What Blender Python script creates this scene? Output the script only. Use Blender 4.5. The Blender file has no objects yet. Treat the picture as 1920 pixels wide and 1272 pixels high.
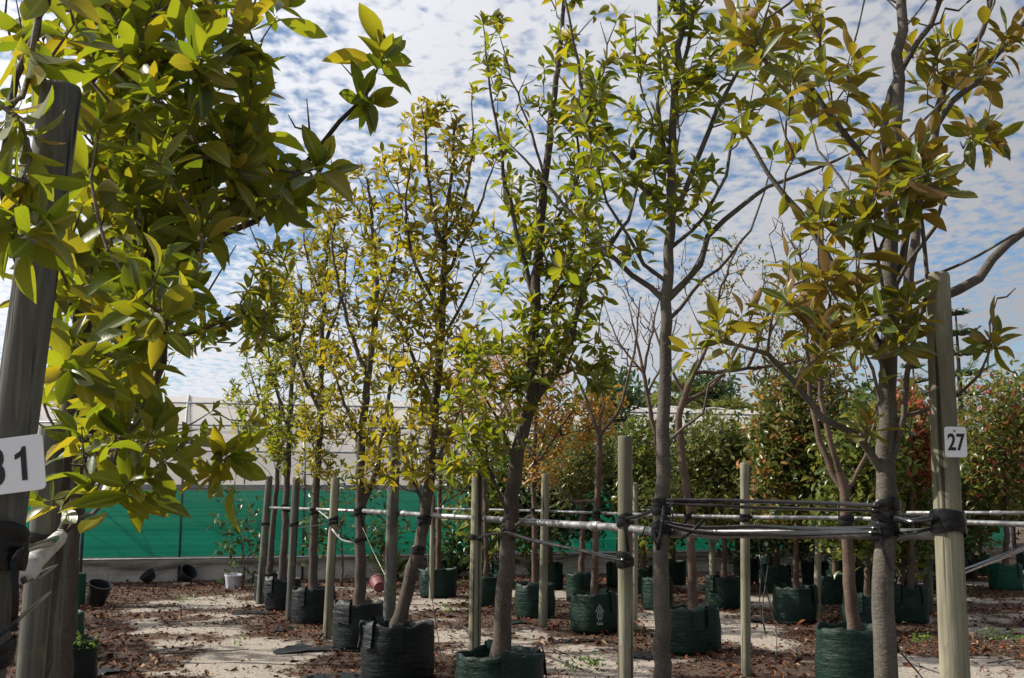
import bpy, math, random
import numpy as np
from mathutils import Vector, Matrix, noise as mnoise

# ------------------------------------------------------------------ camera, sky, sun
scene = bpy.context.scene
R = math.radians
FPX = 2100.0                       # focal length in photo pixels (photo 1920 x 1272)
PITCH = math.atan((940 - 636) / FPX)
CAMZ = 1.6
cam_d = bpy.data.cameras.new('camera'); cam = bpy.data.objects.new('camera', cam_d)
scene.collection.objects.link(cam)
cam.location = (0, 0, CAMZ); cam.rotation_euler = (R(90) + PITCH, 0, 0)
cam_d.sensor_width = 36; cam_d.lens = 36 * FPX / 1920; cam_d.clip_start = 0.05; cam_d.clip_end = 3000
scene.camera = cam

SUN_AZ = 80                        # degrees to the left of the view direction
SUN_EL = 37
sd = Vector((-math.sin(R(SUN_AZ)) * math.cos(R(SUN_EL)), math.cos(R(SUN_AZ)) * math.cos(R(SUN_EL)), math.sin(R(SUN_EL))))
world = bpy.data.worlds.new('World'); scene.world = world; world.use_nodes = True
wn = world.node_tree.nodes; wl = world.node_tree.links; wn.clear()
def W(t, **k):
    n = wn.new(t)
    for a, v in k.items(): setattr(n, a, v)
    return n
def wmath(op, a, b=None, c=None):
    n = W('ShaderNodeMath', operation=op)
    for i, v in enumerate((a, b, c)):
        if v is None: continue
        if isinstance(v, (int, float)): n.inputs[i].default_value = v
        else: wl.new(v, n.inputs[i])
    return n.outputs[0]
sky = W('ShaderNodeTexSky', sky_type='NISHITA'); sky.sun_disc = False
sky.sun_elevation = R(SUN_EL); sky.sun_rotation = R(-SUN_AZ); sky.air_density = 1.0; sky.dust_density = 0.15; sky.ozone_density = 3.5
tc = W('ShaderNodeTexCoord'); sep = W('ShaderNodeSeparateXYZ'); wl.new(tc.outputs['Generated'], sep.inputs[0])
zz = wmath('ADD', wmath('MAXIMUM', sep.outputs[2], 0.0), 0.10)
cx = wmath('DIVIDE', sep.outputs[0], zz); cy = wmath('DIVIDE', sep.outputs[1], zz)
comb = W('ShaderNodeCombineXYZ'); wl.new(cx, comb.inputs[0]); wl.new(cy, comb.inputs[1])
def wnoise(scale, detail, rough, dist=0.0, off=(0, 0, 0), sc=(1, 1, 1)):
    mp = W('ShaderNodeMapping'); mp.inputs['Location'].default_value = off; mp.inputs['Scale'].default_value = sc
    wl.new(comb.outputs[0], mp.inputs[0])
    n = W('ShaderNodeTexNoise'); n.inputs['Scale'].default_value = scale; n.inputs['Detail'].default_value = detail
    n.inputs['Roughness'].default_value = rough; n.inputs['Distortion'].default_value = dist
    wl.new(mp.outputs[0], n.inputs['Vector']); return n.outputs[0]
big = wnoise(0.9, 3, 0.55, 0.4, (3.2, 1.0, 0))
mid = wnoise(4.5, 3, 0.55, 0.6, (0.3, 7.0, 0), (1.0, 0.8, 1))
fine = wnoise(25.0, 2, 0.55, 0.2, (5, 2, 0), (1.0, 0.8, 1))
sm = wmath('ADD', wmath('ADD', wmath('MULTIPLY', big, 1.05), wmath('MULTIPLY', mid, 0.55)), wmath('MULTIPLY', fine, 1.30))
mr = W('ShaderNodeMapRange', interpolation_type='SMOOTHSTEP'); wl.new(sm, mr.inputs[0])
mr.inputs[1].default_value = 1.05; mr.inputs[2].default_value = 1.58
# clouds scatter sunlight forward: much brighter towards the sun, kept dim away from it to deepen shade
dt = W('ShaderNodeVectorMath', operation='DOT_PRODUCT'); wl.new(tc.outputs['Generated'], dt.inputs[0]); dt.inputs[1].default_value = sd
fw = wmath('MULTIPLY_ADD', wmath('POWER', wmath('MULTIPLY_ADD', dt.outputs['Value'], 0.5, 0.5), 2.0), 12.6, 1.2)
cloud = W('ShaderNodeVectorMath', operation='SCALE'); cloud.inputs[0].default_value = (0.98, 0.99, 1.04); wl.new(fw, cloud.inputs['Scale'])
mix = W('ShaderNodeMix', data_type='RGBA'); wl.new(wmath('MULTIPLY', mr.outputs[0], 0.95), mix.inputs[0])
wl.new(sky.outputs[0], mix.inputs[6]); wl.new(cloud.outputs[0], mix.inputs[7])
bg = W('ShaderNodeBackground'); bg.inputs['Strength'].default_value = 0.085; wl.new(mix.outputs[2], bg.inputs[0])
wo = W('ShaderNodeOutputWorld'); wl.new(bg.outputs[0], wo.inputs[0])

sun_d = bpy.data.lights.new('sun', 'SUN'); sun_o = bpy.data.objects.new('sun', sun_d); scene.collection.objects.link(sun_o)
sun_d.energy = 5.0; sun_d.angle = R(0.5); sun_d.color = (1.0, 0.94, 0.84)
sun_o.rotation_euler = (-sd).to_track_quat('-Z', 'Y').to_euler(); sun_o.location = (-20, 5, 25)
scene.view_settings.view_transform = 'Standard'; scene.view_settings.look = 'None'
scene.view_settings.exposure = 0.45; scene.view_settings.gamma = 1.0; scene.view_settings.use_curve_mapping = False
scene.render.engine = 'CYCLES'
scene.cycles.max_bounces = 8; scene.cycles.transparent_max_bounces = 12
scene.cycles.transmission_bounces = 6; scene.cycles.diffuse_bounces = 4

# ------------------------------------------------------------------ helpers
C = scene.collection
_cp, _sp = math.cos(PITCH), math.sin(PITCH)
def P(x, y, d):                    # photo pixel + distance along the ground -> point
    u = (x - 960) / FPX; v = (636 - y) / FPX
    r = Vector((u, _cp - v * _sp, _sp + v * _cp)); r *= d / r.y
    return Vector((r.x, r.y, CAMZ + r.z))
def G(x, y, z=0.0):                # photo pixel -> point on the ground
    u = (x - 960) / FPX; v = (636 - y) / FPX
    r = Vector((u, _cp - v * _sp, _sp + v * _cp)); r *= (z - CAMZ) / r.z
    return Vector((r.x, r.y, z))
def GX(x, d, z=0.0):               # ground point at distance d under photo column x
    y = 940 + CAMZ * FPX / d
    p = P(x, y, d); return Vector((p.x, d, z))
def project(p):                    # arrays (n,3) -> photo pixels
    q = p - np.array([0, 0, CAMZ]); f = q[:, 1] * _cp + q[:, 2] * _sp; f = np.maximum(f, 1e-3)
    return 960 + FPX * q[:, 0] / f, 636 - FPX * (-q[:, 1] * _sp + q[:, 2] * _cp) / f, f
def mesh_from(name, V, F, smooth=True, attr=None):
    me = bpy.data.meshes.new(name)
    V = np.asarray(V, dtype=np.float32).reshape(-1, 3)
    if isinstance(F, np.ndarray):
        n, k = F.shape
        me.vertices.add(len(V)); me.vertices.foreach_set('co', V.ravel())
        me.loops.add(n * k); me.loops.foreach_set('vertex_index', F.astype(np.int32).ravel())
        me.polygons.add(n); me.polygons.foreach_set('loop_start', np.arange(0, n * k, k, dtype=np.int32))
        me.update(calc_edges=True)
    else:
        me.from_pydata([tuple(v) for v in V], [], F)
    me.polygons.foreach_set('use_smooth', np.full(len(me.polygons), smooth))
    if attr is not None:
        a = me.attributes.new('rib', 'FLOAT', 'POINT'); a.data.foreach_set('value', np.asarray(attr, dtype=np.float32))
    me.update(); return me
def obj(name, me, mat, parent=None, loc=None):
    o = bpy.data.objects.new(name, me); C.objects.link(o)
    if mat is not None and len(me.materials) == 0: me.materials.append(mat)
    if parent is not None: o.parent = parent
    if loc is not None: o.location = loc
    return o
def tag(o, label, cat, group=None, kind=None):
    if label: o['label'] = label
    if cat: o['category'] = cat
    if group: o['group'] = group
    if kind: o['kind'] = kind
    return o
def thing(name, label, cat, loc, group=None):
    o = bpy.data.objects.new(name, None); C.objects.link(o); o.location = loc; o.empty_display_size = 0.1
    return tag(o, label, cat, group)
class MB:                          # collects quads/tris for one mesh
    def __init__(s): s.V = []; s.F = []
    def add(s, V, F):
        b = len(s.V); s.V += [tuple(v) for v in V]; s.F += [tuple(i + b for i in f) for f in F]
    def box(s, c, size, rz=0.0, rot=None):
        m = rot if rot is not None else Matrix.Rotation(rz, 3, 'Z'); c = Vector(c)
        V = [c + m @ Vector((sx * size[0] / 2, sy * size[1] / 2, sz * size[2] / 2)) for sz in (-1, 1) for sy in (-1, 1) for sx in (-1, 1)]
        s.add(V, [(0, 2, 3, 1), (4, 5, 7, 6), (0, 1, 5, 4), (2, 6, 7, 3), (0, 4, 6, 2), (1, 3, 7, 5)])
    def tube(s, pts, rad, n=8, caps=True, squash=None):
        pts = [Vector(p) for p in pts]
        if not hasattr(rad, '__len__'): rad = [rad] * len(pts)
        V = []; F = []; t0 = (pts[1] - pts[0]).normalized()
        up = Vector((0, 0, 1)) if abs(t0.z) < 0.9 else Vector((1, 0, 0))
        a = t0.cross(up).normalized(); m = len(pts)
        for i, p in enumerate(pts):
            t = (pts[min(i + 1, m - 1)] - pts[max(i - 1, 0)]).normalized()
            a = (a - t * a.dot(t)).normalized(); b = t.cross(a)
            for k in range(n):
                an = 2 * math.pi * k / n; cb = math.cos(an); sb = math.sin(an)
                if squash: sb *= squash
                V.append(p + (a * cb + b * sb) * rad[i])
        for i in range(m - 1):
            for k in range(n):
                F.append((i * n + k, i * n + (k + 1) % n, (i + 1) * n + (k + 1) % n, (i + 1) * n + k))
        if caps: F.append(tuple(range(n - 1, -1, -1))); F.append(tuple((m - 1) * n + k for k in range(n)))
        s.add(V, F)
    def sheet(s, f, nu, nv):
        V = [f(i / nu, j / nv) for j in range(nv + 1) for i in range(nu + 1)]
        s.add(V, [(j * (nu + 1) + i, j * (nu + 1) + i + 1, (j + 1) * (nu + 1) + i + 1, (j + 1) * (nu + 1) + i) for j in range(nv) for i in range(nu)])
    def build(s, name, mat, parent=None, smooth=True, origin=None, loc=None):
        V = np.array([tuple(v) for v in s.V], dtype=float)
        if origin is not None: V = V - np.array(origin)
        return obj(name, mesh_from(name, V, s.F, smooth), mat, parent, loc)
def spline(pts, step):
    pts = [Vector(p) for p in pts]
    if len(pts) == 2: Q = pts
    Q = [pts[0] * 2 - pts[1]] + pts + [pts[-1] * 2 - pts[-2]]; out = []
    for i in range(1, len(Q) - 2):
        p0, p1, p2, p3 = Q[i - 1:i + 3]; n = max(1, int((p2 - p1).length / step))
        for k in range(n):
            t = k / n
            out.append(0.5 * ((2 * p1) + (p2 - p0) * t + (2 * p0 - 5 * p1 + 4 * p2 - p3) * t * t + (3 * p1 - p0 - 3 * p2 + p3) * t ** 3))
    out.append(pts[-1].copy()); return out

# ------------------------------------------------------------------ materials
class NT:
    def __init__(s, name):
        s.m = bpy.data.materials.new(name); s.m.use_nodes = True; s.t = s.m.node_tree; s.t.nodes.clear()
        s.out = s.n('ShaderNodeOutputMaterial'); s.tc = s.n('ShaderNodeTexCoord')
    def n(s, t, **k):
        n = s.t.nodes.new(t)
        for a, v in k.items(): setattr(n, a, v)
        return n
    def put(s, sock, v):
        if isinstance(v, bpy.types.NodeSocket): s.t.links.new(v, sock)
        elif isinstance(v, tuple) and len(v) == 3 and sock.type == 'RGBA': sock.default_value = (*v, 1)
        else: sock.default_value = v
    def noise(s, scale, detail=3, rough=0.55, sc=(1, 1, 1), coord='Object', dist=0.0, col=False, vec=None):
        mp = s.n('ShaderNodeMapping'); mp.inputs['Scale'].default_value = sc
        s.put(mp.inputs[0], vec if vec is not None else s.tc.outputs[coord])
        n = s.n('ShaderNodeTexNoise'); s.put(n.inputs['Vector'], mp.outputs[0])
        for k, v in (('Scale', scale), ('Detail', detail), ('Roughness', rough), ('Distortion', dist)): n.inputs[k].default_value = v
        return n.outputs[1 if col else 0]
    def math(s, op, a, b=0.0, c=0.0, clamp=False):
        n = s.n('ShaderNodeMath', operation=op, use_clamp=clamp)
        for i, v in enumerate((a, b, c)): s.put(n.inputs[i], v)
        return n.outputs[0]
    def rng(s, v, a, b, c=0.0, d=1.0):
        n = s.n('ShaderNodeMapRange', interpolation_type='SMOOTHSTEP'); s.put(n.inputs[0], v)
        for i, x in enumerate((a, b, c, d)): s.put(n.inputs[i + 1], x)
        return n.outputs[0]
    def mix(s, f, a, b):
        n = s.n('ShaderNodeMix', data_type='RGBA'); s.put(n.inputs[0], f); s.put(n.inputs[6], a); s.put(n.inputs[7], b); return n.outputs[2]
    def ramp(s, f, stops):
        n = s.n('ShaderNodeValToRGB'); e = n.color_ramp.elements
        while len(e) < len(stops): e.new(0.5)
        for i, (p, c) in enumerate(stops): e[i].position = p; e[i].color = (*c, 1)
        s.put(n.inputs[0], f); return n.outputs[0]
    def bump(s, h, strength, dist):
        n = s.n('ShaderNodeBump'); n.inputs['Strength'].default_value = strength; n.inputs['Distance'].default_value = dist
        s.put(n.inputs['Height'], h); return n.outputs[0]
    def bsdf(s, base, rough=0.7, metal=0.0, spec=0.5, normal=None):
        b = s.n('ShaderNodeBsdfPrincipled'); s.put(b.inputs['Base Color'], base); s.put(b.inputs['Roughness'], rough)
        b.inputs['Metallic'].default_value = metal; b.inputs['Specular IOR Level'].default_value = spec
        if normal is not None: s.put(b.inputs['Normal'], normal)
        return b.outputs[0]
    def done(s, sh): s.t.links.new(sh, s.out.inputs['Surface']); return s.m
def rnd_sock(t):                    # one random number per leaf, whether it is an object or an island
    g = t.n('ShaderNodeNewGeometry'); o = t.n('ShaderNodeObjectInfo')
    return t.math('FRACT', t.math('MULTIPLY_ADD', g.outputs['Random Per Island'], 7.13, t.math('MULTIPLY', o.outputs['Random'], 3.77))), g
def leaf_mat(name, top, under, glow, trans=0.4, rough=0.36, rib=True, spec=0.4):
    t = NT(name); r, g = rnd_sock(t)
    topc = t.ramp(r, top); und = t.ramp(r, under); glo = t.ramp(r, glow)
    if rib:
        a = t.n('ShaderNodeAttribute'); a.attribute_name = 'rib'
        m = t.rng(a.outputs['Fac'], 0.05, 0.22, 1.0, 0.0)
        topc = t.mix(t.math('MULTIPLY', m, 0.6), topc, (0.34, 0.35, 0.08)); topc = t.mix(t.rng(a.outputs['Fac'], 0.9, 1.0, 0, 0.35), topc, (0.26, 0.25, 0.04))
    blot = t.rng(t.noise(5.0, 4, 0.7), 0.55, 0.72, 0.0, 0.6)
    topc = t.mix(blot, topc, (0.16, 0.14, 0.03))
    col = t.mix(g.outputs['Backfacing'], topc, und)
    nb = t.bump(t.noise(38.0, 2, 0.5), 0.25, 0.004)
    ro = t.math('MULTIPLY_ADD', g.outputs['Backfacing'], 0.35, rough)
    p = t.bsdf(col, ro, spec=spec, normal=nb)
    tr = t.n('ShaderNodeBsdfTranslucent'); t.put(tr.inputs[0], glo)
    mx = t.n('ShaderNodeMixShader'); mx.inputs[0].default_value = trans
    t.t.links.new(p, mx.inputs[1]); t.t.links.new(tr.outputs[0], mx.inputs[2])
    return t.done(mx.outputs[0])
M = {}
M['magnolia'] = leaf_mat('magnolia_leaf', [(0, (0.030, 0.060, 0.010)), (0.5, (0.055, 0.085, 0.012)), (0.85, (0.09, 0.105, 0.015)), (0.97, (0.17, 0.16, 0.02)), (1, (0.28, 0.20, 0.02))],
    [(0, (0.10, 0.075, 0.022)), (0.35, (0.10, 0.115, 0.03)), (0.85, (0.13, 0.14, 0.04)), (1, (0.19, 0.11, 0.035))],
    [(0, (0.25, 0.34, 0.011)), (0.6, (0.42, 0.44, 0.014)), (1, (0.58, 0.45, 0.018))], 0.42)
M['magnolia_rust'] = leaf_mat('magnolia_rust_leaf', [(0, (0.035, 0.065, 0.012)), (0.6, (0.06, 0.085, 0.013)), (1, (0.13, 0.12, 0.018))],
    [(0, (0.17, 0.085, 0.03)), (0.5, (0.21, 0.12, 0.04)), (1, (0.27, 0.16, 0.06))],
    [(0, (0.28, 0.32, 0.012)), (0.6, (0.42, 0.38, 0.015)), (1, (0.52, 0.34, 0.02))], 0.34)
M['magnolia_gold'] = leaf_mat('magnolia_gold_leaf', [(0, (0.045, 0.065, 0.010)), (0.45, (0.08, 0.09, 0.012)), (0.85, (0.14, 0.125, 0.015)), (1, (0.26, 0.19, 0.02))],
    [(0, (0.13, 0.085, 0.022)), (0.5, (0.17, 0.125, 0.03)), (1, (0.22, 0.13, 0.035))],
    [(0, (0.34, 0.36, 0.012)), (0.6, (0.52, 0.44, 0.015)), (1, (0.62, 0.44, 0.02))], 0.40)
def simple_leaf(name, stops, glowk=2.8, trans=0.24, rough=0.34):
    return leaf_mat(name, stops, [(p, tuple(min(1, v * 1.2 + 0.01) for v in c)) for p, c in stops], [(p, tuple(min(0.8, v * glowk) for v in c)) for p, c in stops], trans, rough, False, 0.4)
M['shrub_green'] = simple_leaf('shrub_green_leaf', [(0, (0.04, 0.065, 0.010)), (0.6, (0.085, 0.11, 0.014)), (1, (0.18, 0.17, 0.03))])
M['shrub_olive'] = simple_leaf('shrub_olive_leaf', [(0, (0.05, 0.07, 0.014)), (0.6, (0.11, 0.125, 0.022)), (1, (0.20, 0.19, 0.05))])
M['shrub_dark'] = simple_leaf('shrub_dark_leaf', [(0, (0.02, 0.045, 0.014)), (0.7, (0.04, 0.075, 0.02)), (1, (0.08, 0.11, 0.03))])
M['autumn'] = simple_leaf('autumn_leaf', [(0, (0.08, 0.10, 0.015)), (0.35, (0.24, 0.15, 0.02)), (0.7, (0.32, 0.13, 0.02)), (1, (0.38, 0.20, 0.03))])
M['autumn_pink'] = simple_leaf('autumn_pink_leaf', [(0, (0.22, 0.13, 0.05)), (0.5, (0.34, 0.13, 0.08)), (1, (0.40, 0.20, 0.10))])
M['autumn_mixed'] = simple_leaf('autumn_mixed_leaf', [(0, (0.045, 0.075, 0.015)), (0.55, (0.09, 0.11, 0.02)), (0.8, (0.17, 0.13, 0.025)), (0.93, (0.26, 0.14, 0.03)), (1, (0.30, 0.09, 0.03))])
M['red'] = simple_leaf('red_leaf', [(0, (0.06, 0.08, 0.015)), (0.3, (0.15, 0.12, 0.02)), (0.55, (0.20, 0.10, 0.03)), (0.8, (0.32, 0.06, 0.045)), (1, (0.30, 0.10, 0.04))])
M['red_green'] = simple_leaf('red_green_leaf', [(0, (0.05, 0.08, 0.015)), (0.6, (0.12, 0.14, 0.02)), (0.86, (0.20, 0.13, 0.02)), (0.92, (0.34, 0.05, 0.04)), (1, (0.40, 0.06, 0.05))])
M['dogwood'] = simple_leaf('sparse_leaf', [(0, (0.07, 0.09, 0.015)), (0.6, (0.16, 0.15, 0.02)), (1, (0.30, 0.18, 0.04))])
M['weed'] = simple_leaf('weed_leaf', [(0, (0.06, 0.13, 0.015)), (1, (0.15, 0.22, 0.025))])
M['far'] = simple_leaf('far_leaf', [(0, (0.045, 0.06, 0.03)), (1, (0.09, 0.105, 0.05))])

def bark_mat(name, a, b, lich, ring=True):
    t = NT(name)
    n1 = t.noise(7.0, 5, 0.65, (1, 1, 0.5)); n2 = t.noise(40.0, 3, 0.6, (1, 1, 2.2)); n3 = t.noise(3.0, 3, 0.6)
    col = t.mix(t.rng(n1, 0.35, 0.68), a, b); col = t.mix(t.rng(n3, 0.56, 0.7, 0, 0.55), col, lich)
    col = t.mix(t.rng(n2, 0.55, 0.72, 0, 0.5), col, tuple(v * 0.5 for v in a))
    lent = t.rng(t.noise(90.0, 1, 0.5, (1, 1, 1.6)), 0.66, 0.72, 0, 0.55)
    col = t.mix(lent, col, tuple(min(1, v * 1.5) for v in lich))
    h = t.math('ADD', t.math('MULTIPLY', n2, 0.6), t.math('MULTIPLY', t.noise(22, 4, 0.6, (1, 1, 3.0)), 0.7))
    return t.done(t.bsdf(col, 0.85, spec=0.2, normal=t.bump(h, 0.55, 0.012)))
M['bark'] = bark_mat('bark', (0.058, 0.046, 0.037), (0.10, 0.083, 0.068), (0.155, 0.135, 0.115))
M['bark_grey'] = bark_mat('bark_grey', (0.072, 0.063, 0.052), (0.122, 0.108, 0.09), (0.19, 0.172, 0.146))
M['bark_brown'] = bark_mat('bark_brown', (0.075, 0.05, 0.038), (0.14, 0.095, 0.07), (0.20, 0.15, 0.12))
M['twig'] = bark_mat('twig_bark', (0.11, 0.088, 0.07), (0.18, 0.148, 0.118), (0.23, 0.195, 0.16))
M['twig_dark'] = bark_mat('twig_dark_bark', (0.05, 0.037, 0.03), (0.09, 0.068, 0.055), (0.11, 0.09, 0.075))

def post_mat(name, a, b, dark):
    t = NT(name)
    oi = t.n('ShaderNodeObjectInfo'); va = t.n('ShaderNodeVectorMath', operation='ADD')
    cb = t.n('ShaderNodeCombineXYZ'); t.put(cb.inputs[2], t.math('MULTIPLY', oi.outputs['Random'], 40.0)); t.put(cb.inputs[0], t.math('MULTIPLY', oi.outputs['Random'], 3.0))
    t.put(va.inputs[0], t.tc.outputs['Object']); t.put(va.inputs[1], cb.outputs[0]); v = va.outputs[0]
    grain = t.noise(34, 4, 0.6, (1, 1, 0.045), vec=v, dist=0.5); cath = t.noise(13, 3, 0.55, (1, 1, 0.07), vec=v, dist=0.9)
    rings = t.math('FRACT', t.math('MULTIPLY', cath, 7.0)); stain = t.noise(2.4, 4, 0.6, (1, 1, 0.5), vec=v)
    col = t.mix(t.rng(grain, 0.3, 0.7), a, b)
    col = t.mix(t.rng(rings, 0.55, 0.98, 0, 0.35), col, dark)
    col = t.mix(t.rng(stain, 0.45, 0.66, 0, 0.7), col, tuple(x * 0.55 for x in a))
    col = t.mix(t.rng(t.noise(5, 3, 0.6, vec=v), 0.55, 0.7, 0, 0.35), col, (0.20, 0.24, 0.12))
    crack = t.rng(t.noise(26, 2, 0.5, (1, 1, 0.018), vec=v), 0.35, 0.41, 1.0, 0.0)
    col = t.mix(t.math('MULTIPLY', crack, 0.9), col, tuple(x * 0.22 for x in dark))
    h = t.math('SUBTRACT', t.math('MULTIPLY', grain, 0.6), crack)
    return t.done(t.bsdf(col, 0.8, spec=0.25, normal=t.bump(h, 0.6, 0.006)))
M['post'] = post_mat('treated_pine', (0.165, 0.155, 0.108), (0.29, 0.27, 0.195), (0.09, 0.078, 0.055))
M['post_grey'] = post_mat('weathered_pine', (0.08, 0.08, 0.067), (0.15, 0.148, 0.123), (0.038, 0.036, 0.03))

t = NT('steel'); n = t.noise(14, 4, 0.6)
M['steel'] = t.done(t.bsdf(t.mix(t.rng(n, 0.35, 0.7), (0.20, 0.20, 0.20), (0.36, 0.36, 0.355)), t.rng(n, 0.3, 0.7, 0.32, 0.55), 0.75, 0.5))
t = NT('white_pipe'); n = t.noise(9, 4, 0.6)
M['pvc'] = t.done(t.bsdf(t.mix(t.rng(n, 0.4, 0.7), (0.62, 0.60, 0.56), (0.40, 0.37, 0.33)), 0.5))
t = NT('black_plastic'); n = t.noise(30, 4, 0.6, (1, 1, 3))
M['strap'] = t.done(t.bsdf(t.mix(n, (0.004, 0.004, 0.0045), (0.010, 0.010, 0.011)), t.rng(n, 0.3, 0.7, 0.2, 0.36), spec=0.3, normal=t.bump(n, 0.12, 0.003)))
t = NT('stretched_film'); n = t.noise(16, 3, 0.6, (1, 1, 2))
M['strap_film'] = t.done(t.bsdf(t.mix(n, (0.004, 0.004, 0.0045), (0.014, 0.014, 0.015)), t.rng(n, 0.3, 0.7, 0.12, 0.26), spec=0.45, normal=t.bump(n, 0.10, 0.003)))
t = NT('black_hose'); M['hose'] = t.done(t.bsdf((0.014, 0.014, 0.016), 0.4))
t = NT('pale_strap'); M['pale_strap'] = t.done(t.bsdf((0.34, 0.33, 0.31), 0.5))
def bag_mat(name, a, b):
    t = NT(name)
    wave = t.noise(11, 3, 0.6, (0.6, 0.6, 3.2)); cr = t.noise(28, 4, 0.65, (1, 1, 1.6)); weave = t.noise(260, 1, 0.5)
    h = t.math('ADD', t.math('ADD', wave, t.math('MULTIPLY', cr, 0.5)), t.math('MULTIPLY', weave, 0.08))
    col = t.mix(t.rng(cr, 0.35, 0.7), a, b)
    dust = t.rng(t.noise(4, 4, 0.65), 0.58, 0.75, 0, 0.2); col = t.mix(dust, col, (0.11, 0.10, 0.075))
    return t.done(t.bsdf(col, t.rng(cr, 0.3, 0.7, 0.38, 0.58), spec=0.22, normal=t.bump(h, 0.7, 0.014)))
M['bag'] = bag_mat('bag_green', (0.004, 0.016, 0.011), (0.009, 0.030, 0.021))
M['bag_black'] = bag_mat('bag_black', (0.004, 0.007, 0.0075), (0.009, 0.014, 0.0145))
M['bag_bright'] = bag_mat('bag_bright_green', (0.006, 0.045, 0.027), (0.012, 0.07, 0.042))
t = NT('potting_soil'); n = t.noise(40, 4, 0.7)
M['soil'] = t.done(t.bsdf(t.ramp(n, [(0.3, (0.02, 0.014, 0.01)), (0.55, (0.06, 0.038, 0.025)), (0.75, (0.14, 0.075, 0.045))]), 0.95, spec=0.1, normal=t.bump(n, 1.0, 0.03)))
t = NT('sand_ground')
n2 = t.noise(3.2, 5, 0.68); n3 = t.noise(26, 4, 0.65); n4 = t.noise(140, 2, 0.6)
at = t.n('ShaderNodeAttribute'); at.attribute_name = 'rib'
f = t.math('ADD', at.outputs['Fac'], t.math('MULTIPLY', t.math('SUBTRACT', t.noise(9, 4, 0.7), 0.5), 0.9))
col = t.mix(t.rng(n3, 0.35, 0.7), (0.29, 0.25, 0.205), (0.41, 0.36, 0.30))
col = t.mix(t.rng(f, 0.30, 0.75, 0, 0.93), col, (0.065, 0.040, 0.028))
col = t.mix(t.rng(t.noise(60, 3, 0.6), 0.58, 0.68, 0, 0.6), col, (0.08, 0.05, 0.035))
h = t.math('ADD', t.math('ADD', t.math('MULTIPLY', n2, 0.8), t.math('MULTIPLY', n3, 0.35)), t.math('MULTIPLY', n4, 0.10))
M['ground'] = t.done(t.bsdf(col, 0.95, spec=0.15, normal=t.bump(h, 1.0, 0.06)))
def litter_mat(name, stops):
    t = NT(name); r, g = rnd_sock(t); return t.done(t.bsdf(t.ramp(r, stops), 0.8, spec=0.2))
M['litter'] = litter_mat('leaf_litter', [(0, (0.04, 0.02, 0.013)), (0.45, (0.095, 0.034, 0.017)), (0.75, (0.17, 0.055, 0.024)), (0.92, (0.25, 0.12, 0.055)), (1, (0.34, 0.24, 0.15))])
t = NT('shade_net')
z = t.n('ShaderNodeSeparateXYZ'); t.put(z.inputs[0], t.tc.outputs['Object'])
band = t.noise(1.0, 3, 0.7, (0.02, 0.02, 11.0)); band2 = t.noise(1.0, 2, 0.5, (0.25, 0.25, 4.0))
bf = t.math('ADD', t.math('MULTIPLY', band, 0.6), t.math('MULTIPLY', band2, 0.4))
col = t.mix(t.rng(bf, 0.38, 0.62), (0.004, 0.20, 0.125), (0.018, 0.33, 0.205))
d = t.n('ShaderNodeBsdfDiffuse'); t.put(d.inputs[0], col); tr = t.n('ShaderNodeBsdfTranslucent'); t.put(tr.inputs[0], col)
tp = t.n('ShaderNodeBsdfTransparent'); m1 = t.n('ShaderNodeMixShader'); m1.inputs[0].default_value = 0.5; m2 = t.n('ShaderNodeMixShader'); m2.inputs[0].default_value = 0.16
t.t.links.new(d.outputs[0], m1.inputs[1]); t.t.links.new(tr.outputs[0], m1.inputs[2]); t.t.links.new(m1.outputs[0], m2.inputs[1]); t.t.links.new(tp.outputs[0], m2.inputs[2])
M['net'] = t.done(m2.outputs[0])
def film_mat(name, a, b, tr_f, clear=0.0):
    t = NT(name); n1 = t.noise(0.8, 4, 0.65, (1, 1, 0.6)); n2 = t.noise(6, 3, 0.6, (0.3, 1, 2.0))
    col = t.mix(t.rng(n1, 0.35, 0.7), a, b); p = t.bsdf(col, 0.45, spec=0.3, normal=t.bump(n2, 0.35, 0.05))
    tr = t.n('ShaderNodeBsdfTranslucent'); t.put(tr.inputs[0], col); mx = t.n('ShaderNodeMixShader'); mx.inputs[0].default_value = tr_f
    t.t.links.new(p, mx.inputs[1]); t.t.links.new(tr.outputs[0], mx.inputs[2])
    if not clear: return t.done(mx.outputs[0])
    tp = t.n('ShaderNodeBsdfTransparent'); m2 = t.n('ShaderNodeMixShader'); m2.inputs[0].default_value = clear
    t.t.links.new(mx.outputs[0], m2.inputs[1]); t.t.links.new(tp.outputs[0], m2.inputs[2]); return t.done(m2.outputs[0])
M['film'] = film_mat('tunnel_film', (0.74, 0.68, 0.62), (0.84, 0.79, 0.73), 0.5, 0.28)
M['skirt'] = film_mat('dirty_skirt', (0.20, 0.18, 0.15), (0.36, 0.33, 0.29), 0.1)
def plain(name, col, rough=0.6, metal=0.0, var=0.25, sc=8, spec=0.4):
    t = NT(name); n = t.noise(sc, 4, 0.65)
    return t.done(t.bsdf(t.mix(t.rng(n, 0.3, 0.7), tuple(v * (1 - var) for v in col), tuple(min(1, v * (1 + var)) for v in col)), rough, metal, spec, t.bump(n, 0.2, 0.01)))
M['board'] = plain('pale_board', (0.40, 0.38, 0.34), 0.8, sc=3)
M['tag_white'] = plain('tag_white', (0.74, 0.75, 0.77), 0.35, var=0.03)
M['tag_black'] = plain('tag_ink', (0.012, 0.012, 0.014), 0.5)
M['nail'] = plain('nail_steel', (0.25, 0.25, 0.26), 0.4, 0.9)
M['pole_grey'] = plain('tunnel_pipe', (0.30, 0.31, 0.32), 0.5, 0.5)
M['pole_dark'] = plain('dark_pole', (0.03, 0.05, 0.045), 0.5)
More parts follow.
